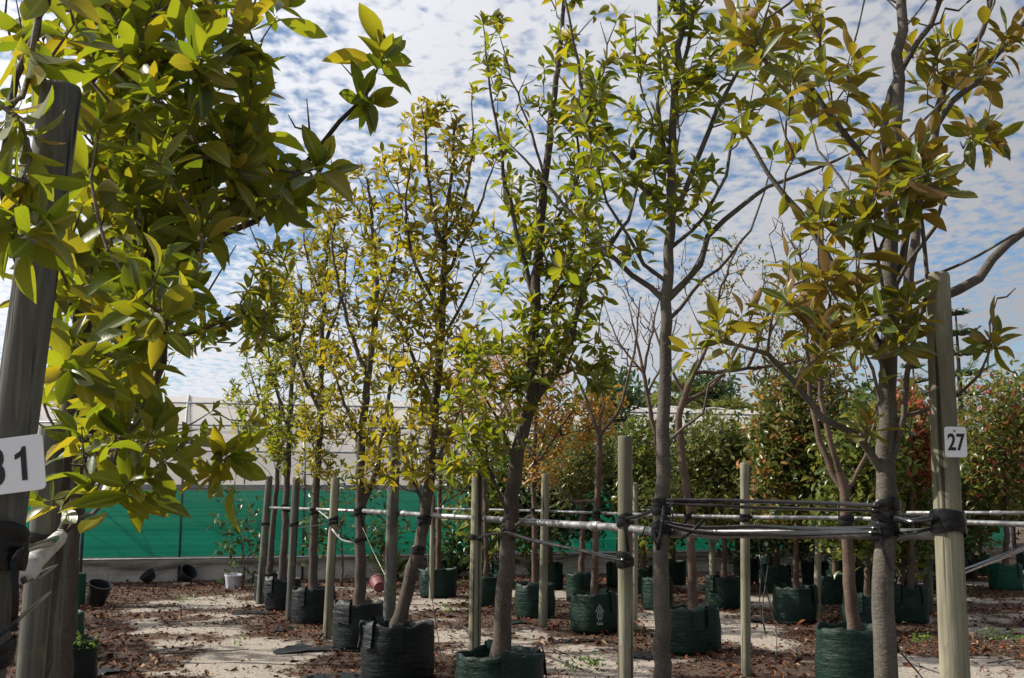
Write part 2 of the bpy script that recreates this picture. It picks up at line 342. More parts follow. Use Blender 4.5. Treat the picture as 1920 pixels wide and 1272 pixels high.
M['bucket_black'] = plain('bucket_black', (0.018, 0.02, 0.023), 0.45)
M['bucket_white'] = plain('bucket_white', (0.45, 0.46, 0.50), 0.5)
M['bucket_pink'] = plain('bucket_pink', (0.17, 0.05, 0.055), 0.6)
M['terracotta'] = plain('terracotta', (0.36, 0.13, 0.07), 0.75)
M['tank'] = plain('tank_white', (0.62, 0.63, 0.64), 0.5)
M['seed'] = plain('seed_cone', (0.06, 0.035, 0.02), 0.9, sc=60)
M['print'] = plain('white_print', (0.30, 0.34, 0.33), 0.6)
M['white_roof'] = plain('white_roof', (0.62, 0.60, 0.58), 0.6)
# ------------------------------------------------------------------ leaves and trees
def leaf_template(rows, curl, fold, twist=0.0, kind='magnolia'):
    prof = {'magnolia': [(0, .016), (.09, .018), (.22, .105), (.40, .178), (.58, .200), (.76, .160), (.90, .080), (1, .0)],
            'oval': [(0, .02), (.3, .22), (.65, .24), (1, .0)],
            'narrow': [(0, .02), (.35, .085), (.7, .075), (1, .0)]}[kind]
    if rows < len(prof): prof = [prof[i] for i in sorted(set(np.linspace(0, len(prof) - 1, rows).round().astype(int)))]
    V = []; A = []; F = []
    for y, w in prof:
        zc = -curl * y * y; tw = twist * y
        for s in (-1, 0, 1):
            x = s * w; z = fold * abs(x)
            V.append((x * math.cos(tw) - z * math.sin(tw), y * (1 - 0.25 * abs(curl) * y), zc + x * math.sin(tw) + z * math.cos(tw))); A.append(abs(s))
    n = len(prof)
    for i in range(n - 1):
        a = i * 3
        F += [(a, a + 1, a + 4, a + 3), (a + 1, a + 2, a + 5, a + 4)]
    return np.array(V), np.array(F), np.array(A, float)
_rng = np.random.default_rng(7)
TPL = {'near': [leaf_template(8, c, f, tw) for c, f, tw in ((.10, .35, 0), (.28, .5, .25), (-.06, .25, -.2), (.42, .6, -.35), (.18, .8, .15), (.02, .15, .5))],
       'mid': [leaf_template(5, c, f, tw) for c, f, tw in ((.12, .4, 0), (.3, .6, .3), (-.05, .3, -.25), (.2, .8, .2))],
       'oval': [leaf_template(4, c, f, 0, 'oval') for c, f in ((.15, .3), (.3, .6))],
       'narrow': [leaf_template(4, c, f, 0, 'narrow') for c, f in ((.15, .3), (.3, .6))]}
def frames(D, N, L, Wd):
    D = D / np.linalg.norm(D, axis=1, keepdims=True)
    N = N - D * (N * D).sum(1, keepdims=True); N = N / np.maximum(np.linalg.norm(N, axis=1, keepdims=True), 1e-6)
    X = np.cross(D, N); Mx = np.zeros((len(D), 3, 3))
    Mx[:, :, 0] = X * (L * Wd)[:, None]; Mx[:, :, 1] = D * L[:, None]; Mx[:, :, 2] = N * L[:, None]
    return Mx
def joined_leaves(name, tpls, Mx, T, pick, mat, parent, origin):
    Vs, Fs, As, b = [], [], [], 0
    for k, (v, f, a) in enumerate(tpls):
        sel = np.where(pick == k)[0]
        if len(sel) == 0: continue
        vv = np.einsum('nij,vj->nvi', Mx[sel], v) + T[sel][:, None, :] - np.array(origin)
        ff = f[None] + (np.arange(len(sel)) * len(v))[:, None, None] + b
        Vs.append(vv.reshape(-1, 3)); Fs.append(ff.reshape(-1, 4)); As.append(np.tile(a, len(sel))); b += len(sel) * len(v)
    me = mesh_from(name, np.concatenate(Vs), np.concatenate(Fs), True, np.concatenate(As))
    return tag(obj(name, me, mat, parent), None, None, kind='stuff')
_leafmesh = {}
def leaf_object(tk, k, mat, m, t, parent, origin):
    key = (tk, k, mat.name)
    if key not in _leafmesh:
        v, f, a = TPL[tk][k]; me = mesh_from('leaf', v, f, True, a); me.materials.append(mat); _leafmesh[key] = me
    o = bpy.data.objects.new('leaf', _leafmesh[key]); C.objects.link(o); o.parent = parent
    mm = Matrix([[m[i][0], m[i][1], m[i][2], t[i] - origin[i]] for i in range(3)] + [[0, 0, 0, 1]])
    o.matrix_basis = mm; return o
class Skel:
    def __init__(s, seed): s.p = []; s.par = []; s.mr = []; s.chains = []; s.rng = np.random.default_rng(seed); s.load = {}
    def poly(s, pts, r0, r1, parent=-1, step=0.12, wob=0.0, kind='limb'):
        pts = spline(pts, step); n = len(pts); idx = []
        if parent >= 0: idx.append(parent)
        for i, q in enumerate(pts):
            if parent >= 0 and i == 0: continue
            t = i / max(1, n - 1); w = wob * (0 if i in (0, n - 1) else 1)
            s.p.append(np.array(q) + s.rng.normal(0, 1, 3) * w); s.par.append(idx[-1] if idx else -1); s.mr.append(r0 + (r1 - r0) * t); idx.append(len(s.p) - 1)
        s.chains.append((kind, idx)); return idx
    def nearest(s, q, lower=True):
        A = np.array(s.p); d = np.array(q)[None] - A; L = np.linalg.norm(d, axis=1) + 1e-6
        return A, d, L
    def twig(s, T, tipr, wob=0.012, maxload=14):
        A, d, L = s.nearest(T); up = d[:, 2] / L
        cost = L * (1 + 1.5 * np.clip(0.80 - up, 0, 2)) + 0.05
        k = int(np.argmin(cost)); p0 = A[k]; v = np.array(T) - p0; ln = np.linalg.norm(v)
        ctrl = p0 + v * 0.5 + np.array([0, 0, -0.14 * ln]) + s.rng.normal(0, 0.07 * ln, 3)
        n = max(2, int(ln / 0.13)); pts = []
        for i in range(n + 1):
            t = i / n; pts.append((1 - t) ** 2 * p0 + 2 * t * (1 - t) * ctrl + t * t * np.array(T) + (s.rng.normal(0, wob, 3) if 0 < i < n else 0))
        idx = [k]
        for q in pts[1:]:
            s.p.append(np.array(q)); s.par.append(idx[-1]); s.mr.append(tipr); idx.append(len(s.p) - 1)
        s.chains.append(('twig', idx)); ax = pts[-1] - pts[-2]
        return idx, ax / (np.linalg.norm(ax) + 1e-9)
    def radii(s, tipr, power=0.29):
        n = len(s.p); cnt = np.zeros(n)
        for kind, idx in s.chains: cnt[idx[-1]] += 1
        for i in range(n - 1, -1, -1):
            if s.par[i] >= 0: cnt[s.par[i]] += cnt[i]
        s.r = np.maximum(np.array(s.mr), tipr * np.maximum(cnt, 1) ** power)
    def tube_arrays(s, idx, n, first_child_r=True):
        pts = np.array([s.p[i] for i in idx]); rr = np.array([s.r[i] for i in idx])
        if first_child_r and len(rr) > 1: rr[0] = min(rr[0], rr[1] * 1.15)
        if first_child_r: rr[-1] *= .45
        m = len(pts); t = np.zeros_like(pts); t[1:-1] = pts[2:] - pts[:-2]; t[0] = pts[1] - pts[0]; t[-1] = pts[-1] - pts[-2]
        t /= np.linalg.norm(t, axis=1, keepdims=True) + 1e-9
        a = np.cross(t[0], [0.31, 0.77, 0.1]); a /= np.linalg.norm(a) + 1e-9; ring = []
        an = np.arange(n) * 2 * math.pi / n
        for i in range(m):
            a = a - t[i] * a.dot(t[i]); a /= np.linalg.norm(a) + 1e-9; b = np.cross(t[i], a)
            ring.append(pts[i] + rr[i] * (np.cos(an)[:, None] * a + np.sin(an)[:, None] * b))
        V = np.concatenate(ring); i, k = np.meshgrid(np.arange(m - 1), np.arange(n), indexing='ij')
        F = np.stack([i * n + k, i * n + (k + 1) % n, (i + 1) * n + (k + 1) % n, (i + 1) * n + k], -1).reshape(-1, 4)
        return V, F
GROUND_POT = 0.40
TIPS = {}
def tree(name, label, cat, base, trunk, tr, limbs=(), blobs=(), tufts=(), mat='magnolia', tpl='near', leafL=0.16, per=8, spread=0.0,
         bark='bark', twig_mat='twig', tipr=0.0032, seed=1, nobj=0, group=None, wid=0.9, polar=(16, 84), bare=0.0, stem_leaves=3, lvar=0.18, wob=0.012, jitter=0.02, droop=0.15, clump=0.0, bare_twigs=0.0):
    """trunk: 3-D points; tr: (r0, r1); limbs: list of (points, r0, r1); blobs: (x, y, rx, ry, n, d, dspread) in photo px + metres; tufts: (x, y, d)"""
    rng = np.random.default_rng(seed); s = Skel(seed); base = Vector(base)
    root = thing(name, label, cat, base, group); org = np.array(base)
    ti = s.poly(trunk, tr[0], tr[1], step=0.10, wob=0.006, kind='trunk')
    nroot = min(3, len(ti))
    for i, k in enumerate(range(nroot)): s.mr[ti[k]] *= (1.28, 1.12, 1.05)[i]
    for pts, r0, r1 in limbs:
        A = np.array(s.p); k = int(np.argmin(np.linalg.norm(A - np.array(pts[0]), axis=1)))
        s.poly([Vector(s.p[k])] + [Vector(q) for q in pts[1:]], r0, r1, parent=k, step=0.12, wob=0.008)
    tg = [np.array(P(*q)) for q in tufts]
    for (x, y, rx, ry, n, d, ds) in blobs:
        nb = int(n * bare_twigs)
        for _ in range(n + nb):
            while True:
                u, v, w = rng.uniform(-1, 1, 3)
                if u * u + v * v + w * w > 1: continue
                q = P(x + u * rx, y + v * ry, d + w * ds)
                if not clump or mnoise.noise(q * clump) > -.06 or rng.uniform() < .12: break
            tg.append(np.array(q))
    A = np.array(s.p)
    tg.sort(key=lambda q: np.min(np.linalg.norm(A - q, axis=1)))
    pos, D, N, L = [], [], [], []
    def add_leaf(p, ax, polar_deg, az, size):
        e1 = np.cross(ax, [0.2, 0.5, 0.84]); e1 /= np.linalg.norm(e1) + 1e-9; e2 = np.cross(ax, e1)
        th = R(polar_deg); o = math.cos(az) * e1 + math.sin(az) * e2
        d = math.cos(th) * ax + math.sin(th) * o + np.array([0, 0, -droop]) * rng.uniform(0, 1.6)
        nn = math.sin(th) * ax - math.cos(th) * o + rng.normal(0, 0.18, 3)
        pos.append(p + rng.normal(0, jitter * 0.4, 3)); D.append(d); N.append(nn); L.append(size)
    bset = set(rng.permutation(len(tg))[:int(len(tg) * bare_twigs / (1 + bare_twigs))].tolist()) if bare_twigs else set()
    for qi, q in enumerate(tg):
        idx, ax = s.twig(q, tipr * (.62 if qi in bset else 1), wob)
        if qi in bset: continue
        ax = ax + np.array([0, 0, 0.45]) + rng.normal(0, 0.22, 3); ax /= np.linalg.norm(ax)
        if rng.uniform() < bare: continue
        n = max(3, int(rng.normal(per, per * 0.22))); a0 = rng.uniform(0, 6.28)
        for k in range(n):
            p = np.array(s.p[idx[-1]]) + (rng.normal(0, spread, 3) if spread else -ax * 0.007 * k)
            f = k / max(1, n - 1)
            add_leaf(p, ax, polar[0] + (polar[1] - polar[0]) * f + rng.normal(0, 10), a0 + k * 2.4 + rng.normal(0, .25), leafL * (0.72 + 0.32 * f) * rng.normal(1, lvar) if not spread else leafL * max(0.4, rng.normal(1, lvar)))
        for k in range(stem_leaves):
            i = idx[max(1, len(idx) - 2 - k // 2)] if len(idx) > 2 else idx[-1]
            pa = s.p[s.par[i]]; p = np.array(s.p[i]) * rng.uniform(.3, 1) + np.array(pa) * 0; 
            f = rng.uniform(0, 1); p = np.array(s.p[i]) * f + np.array(pa) * (1 - f)
            add_leaf(p, ax, rng.uniform(60, 105), rng.uniform(0, 6.28), leafL * rng.uniform(.7, 1.05))
    TIPS[root.name] = np.array([s.p[i[-1]] for kd, i in s.chains if kd == 'twig'])
    for kind, idx in s.chains:     # every limb and leader ends in a rosette
        if kind == 'twig' or not blobs or rng.uniform() < bare: continue
        ax = s.p[idx[-1]] - s.p[idx[-2]]; ax = ax / np.linalg.norm(ax) + np.array([0, 0, .3]); ax /= np.linalg.norm(ax); a0 = rng.uniform(0, 6.28)
        for k in range(per): add_leaf(np.array(s.p[idx[-1]]) - ax * .008 * k, ax, polar[0] + (polar[1] - polar[0]) * k / per, a0 + k * 2.4, leafL * (.75 + .3 * k / per))
    s.radii(tipr)
    # trunk and limbs are parts of their own, the many twigs one part
    tw = [[], [], 0]
    for kind, idx in s.chains:
        V, F = s.tube_arrays(idx, 14 if kind == 'trunk' else 9 if kind == 'limb' else 5, kind != 'trunk')
        if kind == 'twig':
            tw[0].append(V); tw[1].append(F + tw[2]); tw[2] += len(V)
        else:
            obj(kind, mesh_from(kind, V - org, F), M[bark], root)
    if tw[0]: tag(obj('twigs', mesh_from('twigs', np.concatenate(tw[0]) - org, np.concatenate(tw[1])), M[twig_mat], root), None, None, kind='stuff')
    if pos:
        pos = np.array(pos); L = np.maximum(np.array(L), leafL * 0.35); Mx = frames(np.array(D), np.array(N), L, np.full(len(L), wid) * rng.normal(1, .12, len(L)))
        pick = rng.integers(0, len(TPL[tpl]), len(L)); rest = np.ones(len(L), bool)
        if nobj:
            px, py, f = project(pos); vis = (px > -20) & (px < 1940) & (py > -20) & (py < 1290)
            sc = np.where(vis, L / f, -1); order = np.argsort(-sc)[:nobj]; order = [i for i in order if sc[i] > 0]
            for i in order: leaf_object(tpl, int(pick[i]), M[mat], Mx[i], pos[i], root, org); rest[i] = False
        if rest.any(): joined_leaves('foliage', TPL[tpl], Mx[rest], pos[rest], pick[rest], M[mat], root, org)
    root['_n'] = len(L) if len(tg) else 0
    del root['_n']
    return root
def poly_px(pts, d0, d1=None):
    d1 = d0 if d1 is None else d1; n = len(pts) - 1
    return [P(x, y, d0 + (d1 - d0) * i / max(1, n)) for i, (x, y) in enumerate(pts)]
def down_to(pts, z):               # extend a trunk polyline downwards to height z
    a, b = pts[0], pts[1]; v = (a - b).normalized()
    if v.z > -0.3: v = Vector((v.x, v.y, -0.5)).normalized()
    k = (a.z - z) / -v.z
    if k <= 0: return pts
    q = a + Vector((v.x * 0.6, v.y * 0.6, v.z)) * k; q.z = z
    return [q] + pts

# ------------------------------------------------------------------ pots, posts, straps
def bag(label, c, r, h, seed, mat='bag', group='grow bags standing in the rows', emblem=False, lean=0.0, flaps=2):
    rng = random.Random(seed); c = Vector((c[0], c[1], 0)); root = thing('grow_bag', label, 'grow bag', c, group)
    n = 48; rings = 15; V = []; F = []; ph = [rng.uniform(0, 6.28) for _ in range(6)]; off = Vector((rng.uniform(0, 50), rng.uniform(0, 50), 0))
    def rad(a, t):
        q = Vector((math.cos(a) * 1.6, math.sin(a) * 1.6, t * 2.6)) + off
        b = 1 + 0.035 * math.sin(2 * a + ph[0]) + 0.02 * math.sin(3 * a + ph[1])
        b *= 0.955 + 0.055 * math.sin(math.pi * min(1, t * 1.05)) - (0.05 * (1 - t / 0.06) if t < 0.06 else 0)
        b += 0.045 * mnoise.noise(q) + 0.014 * mnoise.noise(Vector((math.cos(a) * 2, math.sin(a) * 2, t * 13)) + off) + 0.012 * mnoise.noise(q * 3.3)
        if t > 0.82: b += (t - 0.82) * 0.5 * mnoise.noise(Vector((math.cos(a) * 2.2, math.sin(a) * 2.2, 3)) + off) + (t - .82) * .12
        return r * b
    def top(a): return h * (1 + 0.07 * mnoise.noise(Vector((math.cos(a) * 1.5, math.sin(a) * 1.5, 9)) + off) + 0.05 * mnoise.noise(Vector((math.cos(a) * 4, math.sin(a) * 4, 5)) + off))
    for j in range(rings):
        t = j / (rings - 1)
        for k in range(n):
            a = 2 * math.pi * k / n; rr = rad(a, t); V.append((rr * math.cos(a) + lean * t * h, rr * math.sin(a), top(a) * t))
    for j in range(4):             # inside of the rim, down to the soil
        for k in range(n):
            a = 2 * math.pi * k / n; rr = rad(a, 1) - 0.012 - 0.006 * j; V.append((rr * math.cos(a) + lean * h, rr * math.sin(a), top(a) + (0.006 if j == 0 else 0) - (0, .012, .05, .12)[j] * h / 0.45))
    m = rings + 4
    F = [(j * n + k, j * n + (k + 1) % n, (j + 1) * n + (k + 1) % n, (j + 1) * n + k) for j in range(m - 1) for k in range(n)]
    F.append(tuple(range(n - 1, -1, -1)))
    b = obj('bag', mesh_from('bag', V, F), M[mat], root)
    zs = h * 0.84; S = [(lean * h, 0, zs + 0.03)]; FF = []
    for j in range(1, 5):
        for k in range(n):
            a = 2 * math.pi * k / n; rr = (rad(a, 1) - 0.018) * j / 4; S.append((rr * math.cos(a) + lean * h, rr * math.sin(a), zs + 0.03 * (1 - j / 4) + rng.uniform(-.012, .014)))
    FF += [(0, 1 + k, 1 + (k + 1) % n) for k in range(n)]
    for j in range(3): FF += [(1 + j * n + k, 1 + (j + 1) * n + k, 1 + (j + 1) * n + (k + 1) % n, 1 + j * n + (k + 1) % n) for k in range(n)]
    obj('soil', mesh_from('soil', S, FF), M['soil'], root)
    # folded handle straps lying over the rim
    for i in range(flaps):
        a = rng.uniform(3.6, 5.8) if i == 0 else rng.uniform(0, 6.28); mb = MB(); w = 0.05; out = []
        prof = [(-0.05, -0.03), (-0.02, 0.035), (0.012, 0.03), (0.03, -0.02), (0.026, -0.10), (0.03, -0.20)]
        for (dr, dz) in prof:
            row = []
            for sx in (-1, 0, 1):
                aa = a + sx * w / r; rr = rad(aa, 1 + min(0, dz) / h) + dr; row.append((rr * math.cos(aa) + lean * h, rr * math.sin(aa), top(aa) + dz + 0.01 * (sx == 0)))
            out += row
        mb.add(out, [(q * 3 + x, q * 3 + x + 1, q * 3 + x + 4, q * 3 + x + 3) for q in range(len(prof) - 1) for x in range(2)])
        mb.build('handle', M[mat], b)
    if emblem:                     # small printed recycling triangle with pictograms under it
        a0 = math.atan2(-c.y, -c.x) + 0.22; mb = MB()
        def sp(u, v):
            u *= 1.3; v = h * .58 + (v - h * .60) * 1.3
            aa = a0 + u / r; t = min(1, v / h); rr = rad(aa, t) + 0.006; return (rr * math.cos(aa) + lean * t * h, rr * math.sin(aa), v)
        def stroke(p, q, w):
            dx, dy = q[0] - p[0], q[1] - p[1]; l = math.hypot(dx, dy); nx, ny = -dy / l * w / 2, dx / l * w / 2
            mb.add([sp(p[0] + nx, p[1] + ny), sp(q[0] + nx, q[1] + ny), sp(q[0] - nx, q[1] - ny), sp(p[0] - nx, p[1] - ny)], [(0, 1, 2, 3)])
        z0 = h * 0.60
        for p, q in (((-.04, z0), (.04, z0)), ((.04, z0), (0, z0 + .065)), ((0, z0 + .065), (-.04, z0)), ((-.018, z0 + .014), (.018, z0 + .014)), ((.018, z0 + .014), (0, z0 + .044)), ((0, z0 + .044), (-.018, z0 + .014))): stroke(p, q, .006)
        for p, q in (((-.022, z0 - .06), (-.022, z0 - .012)), ((.022, z0 - .06), (.022, z0 - .012)), ((-.022, z0 - .012), (.022, z0 - .012)), ((-.022, z0 - .06), (.022, z0 - .06)), ((0, z0 - .05), (0, z0 - .02)), ((-.012, z0 - .085), (-.012, z0 - .066)), ((.012, z0 - .085), (.012, z0 - .066)), ((-.03, z0 - .105), (.03, z0 - .105)), ((-.026, z0 - .118), (.026, z0 - .118))): stroke(p, q, .007)
        mb.build('printed_mark', M['print'], b)
    return root
def post(label, top, foot, r0, r1, seed, mat='post', group='treated pine posts'):
    rng = random.Random(seed); top = Vector(top); foot = Vector(foot); foot.z = 0
    n = 22; V = []; v = top - foot; ln = v.length; m = 14; off = rng.uniform(0, 90)
    zs = [-.03] + [ln * i / m for i in range(m)] + [ln - .012, ln]
    for z in zs:
        t = z / ln
        for k in range(n):
            a = 2 * math.pi * k / n; rr = r0 + (r1 - r0) * max(0, t)
            rr *= 1 + 0.03 * mnoise.noise(Vector((math.cos(a), math.sin(a), z * 1.1 + off))) + .012 * mnoise.noise(Vector((math.cos(a) * 4, math.sin(a) * 4, z * .5 + off)))
            if z == ln: rr *= 0.9
            V.append((rr * math.cos(a), rr * math.sin(a), z))
    q = Vector((0, 0, 1)).rotation_difference(v.normalized()); V = [q @ Vector(p) for p in V]; k0 = len(zs)
    F = [(j * n + k, j * n + (k + 1) % n, (j + 1) * n + (k + 1) % n, (j + 1) * n + k) for j in range(k0 - 1) for k in range(n)] + [tuple(range(n - 1, -1, -1)), tuple((k0 - 1) * n + k for k in range(n))]
    return tag(obj('timber_post', mesh_from('timber_post', V, F), M[mat], None, foot), label, 'post', group)
def along(a, b, z):                # point on line a-b at height z
    t = (z - a.z) / (b.z - a.z); return a + (b - a) * t
def wrap(label, axis_pt, axis_dir, r, z0, z1, turns, seed, mat='strap', group='black plastic straps wound on posts and trunks', tails=1):
    """stretched plastic band wound round a post or trunk"""
    rng = random.Random(seed); mb = MB(); ax = Vector(axis_dir).normalized(); ax = ax if ax.z > 0 else -ax; axis_pt = Vector(axis_pt)
    o = axis_pt + ax * ((z0 - axis_pt.z) / ax.z); Lz = (z1 - z0) / ax.z
    e1 = ax.cross(Vector((0.3, 1, 0))).normalized(); e2 = ax.cross(e1); ph = rng.uniform(0, 6.28)
    root = None; V = []; F = []; bw = 0.040; steps = 30
    for k in range(turns):
        zc = Lz * (k + .5) / turns; tilt = rng.uniform(-.018, .018); tp = rng.uniform(0, 6.28); base = len(V); rad = r * 1.03 + 0.003 + rng.uniform(0, .003)
        prof = [(-bw / 2, -.001), (-bw * .3, .0016), (0, .0008), (bw * .25, .0018), (bw / 2, -.001)]
        for i in range(steps):
            a = 2 * math.pi * i / steps; cr = 0.002 * math.sin(a * 5 + ph + k)
            for (w, hgt) in prof:
                V.append(o + ax * (zc + w * (1 + .3 * math.sin(a * 2 + ph * k)) + tilt * math.sin(a + tp)) + (e1 * math.cos(a) + e2 * math.sin(a)) * (rad + hgt + cr))
        F += [(base + i * 5 + j, base + ((i + 1) % steps) * 5 + j, base + ((i + 1) % steps) * 5 + j + 1, base + i * 5 + j + 1) for i in range(steps) for j in range(4)]
    mb.add(V, F)
    for k in range(tails):         # loose end hanging down in front
        a = math.atan2(-o.y, -o.x) + rng.uniform(-1.0, 1.0); d = Vector((math.cos(a), math.sin(a), 0)); s = o + d * (r + .008) + ax * Lz * .4
        side = Vector((-d.y, d.x, 0)); L = rng.uniform(.08, .2); sw = rng.uniform(-.35, .35)
        mb.sheet(lambda u, v: s + side * ((u - .5) * .018 + v * sw * L) + Vector((0, 0, -v * L)) + d * (0.012 * math.sin(v * 3)), 1, 5)
    c = Vector(o); ob = mb.build('plastic_strap', M[mat], None, True, origin=c, loc=c)
    return tag(ob, label, 'strap', group)
def strap(label, pts, w, seed, mat='strap_film', group='black plastic straps stretched between posts and trunks', name='plastic_strap', twist=0.7, flat=0.22):
    rng = random.Random(seed); w *= .7; mb = MB(); Q = spline(pts, 0.06); n = len(Q); V = []; ph = rng.uniform(0, 6)
    for i, p in enumerate(Q):
        t = (Q[min(i + 1, n - 1)] - Q[max(0, i - 1)]).normalized(); s = t.cross(Vector((0, 0, 1))).normalized(); u = s.cross(t)
        an = twist * math.sin(i * .11 + ph) + math.pi / 2 * 0; ww = w * (1 + .18 * math.sin(i * .13 + ph))
        for k in range(6):
            a = 2 * math.pi * k / 6; x = math.cos(a) * ww / 2; y = math.sin(a) * ww / 2 * flat
            V.append(p + u * (x * math.cos(an) - y * math.sin(an)) + s * (x * math.sin(an) + y * math.cos(an)))
    F = [(i * 6 + k, i * 6 + (k + 1) % 6, (i + 1) * 6 + (k + 1) % 6, (i + 1) * 6 + k) for i in range(n - 1) for k in range(6)] + [tuple(range(5, -1, -1)), tuple((n - 1) * 6 + k for k in range(6))]
    mb.add(V, F); c = Q[0].copy()
    return tag(mb.build(name, M[mat], None, True, origin=c, loc=c), label, 'strap', group)
def pipe(label, pts, r, mat='steel', group='horizontal support pipes along the rows', joints=()):
    pts = [Vector(p) for p in pts]; c = pts[0].copy(); mb = MB(); root = thing('support_pipe', label, 'pipe', c, group)
    mb.tube(pts, r, 10); tb = mb.build('tube', M[mat], root, True, origin=c)
    for t in joints:
        L = sum((pts[i + 1] - pts[i]).length for i in range(len(pts) - 1)) * t
        for i in range(len(pts) - 1):
            l = (pts[i + 1] - pts[i]).length
            if L <= l: break
            L -= l
        d = (pts[i + 1] - pts[i]).normalized(); q = pts[i] + d * L; j = MB(); j.tube([q - d * .06, q - d * .05, q + d * .05, q + d * .06], [r * 1.1, r * 1.28, r * 1.28, r * 1.1], 10); j.build('coupling', M[mat], tb, True, origin=c)
    return root
# ------------------------------------------------------------------ ground
ROWD = Vector((-0.365, 1.0, 0))
def rowx(x0, y): return x0 - 0.365 * y       # rows run away from the camera, leaning left
def gz(x, y): return 0.035 * mnoise.noise(Vector((x * .8, y * .8, 1.3))) + 0.02 * mnoise.noise(Vector((x * 2.2, y * 2.2, 5)))
def dens(x, y):                    # how much leaf litter and dark humus lies here, plus plant shade painted near the net
    d = mnoise.noise(Vector((x * .55, y * .42, 2.0))) * .8 + mnoise.noise(Vector((x * 1.9, y * 1.5, 7.0))) * .55 + mnoise.noise(Vector((x * 5, y * 4, 3.0))) * .25
    ra = abs((x + .365 * y - 3.15 + 1.6) % 3.15 - 1.6)              # denser along the tree rows
    d += .45 - ra * .32 + .05 * max(0, min(4, y - .27 * x - 19.5)) * 2  # extra litter and dark soil towards the net paints the shade of the plants
    return 1 / (1 + math.exp(-(d - .08) * 8))
def build_ground():
    xs = np.concatenate([[-1500, -300, -80], np.linspace(-22, 22, 331), [80, 300, 1500]]); ys = np.concatenate([[-1500, -300, -40], np.linspace(-4, 30, 256), [90, 300, 2500]])
    V = []; A = []
    for y in ys:
        for x in xs:
            z = 0.0; a = .5
            if -22 <= x <= 22 and -4 <= y <= 30: z = gz(x, y); a = dens(x, y)
            V.append((x, y, z)); A.append(a)
    nx = len(xs); i, j = np.meshgrid(np.arange(nx - 1), np.arange(len(ys) - 1))
    F = np.stack([j * nx + i, j * nx + i + 1, (j + 1) * nx + i + 1, (j + 1) * nx + i], -1).reshape(-1, 4)
    tag(obj('ground', mesh_from('ground', np.array(V), F, True, A), M['ground']), 'pale sandy nursery ground with dark soil patches and plant shade painted in near the net', 'ground', kind='structure')
build_ground()
def litter():
    rng = np.random.default_rng(3); pos = []
    while len(pos) < 60000:
        y = 6.5 + (25 - 6.5) * rng.uniform() ** 0.9; hw = y * 0.50 + .4; x = rng.uniform(-hw, hw)
        if rng.uniform() < dens(x, y) * .95 + .05: pos.append((x, y, gz(x, y) + abs(rng.normal(0, .010)) + .005))
    pos = np.array(pos); n = len(pos); az = rng.uniform(0, 6.28, n); el = rng.normal(0, .22, n)
    D = np.stack([np.cos(az) * np.cos(el), np.sin(az) * np.cos(el), np.sin(el)], 1); N = np.array([0, 0, 1.0])[None] + rng.normal(0, .4, (n, 3))
    L = np.abs(rng.normal(0, .042, n)) + .018
    T = [leaf_template(3, c, f, 0, 'oval') for c, f in ((.5, 1.0), (.2, .4), (-.4, .7))]
    o = joined_leaves('leaf_litter', T, frames(D, N, L, np.ones(n) * rng.uniform(.35, 1.1, n)), pos, rng.integers(0, 3, n), M['litter'], None, (0, 0, 0))
    tag(o, 'dry red-brown fallen leaves and bark scattered over the sand', 'leaf litter', kind='stuff')
litter()

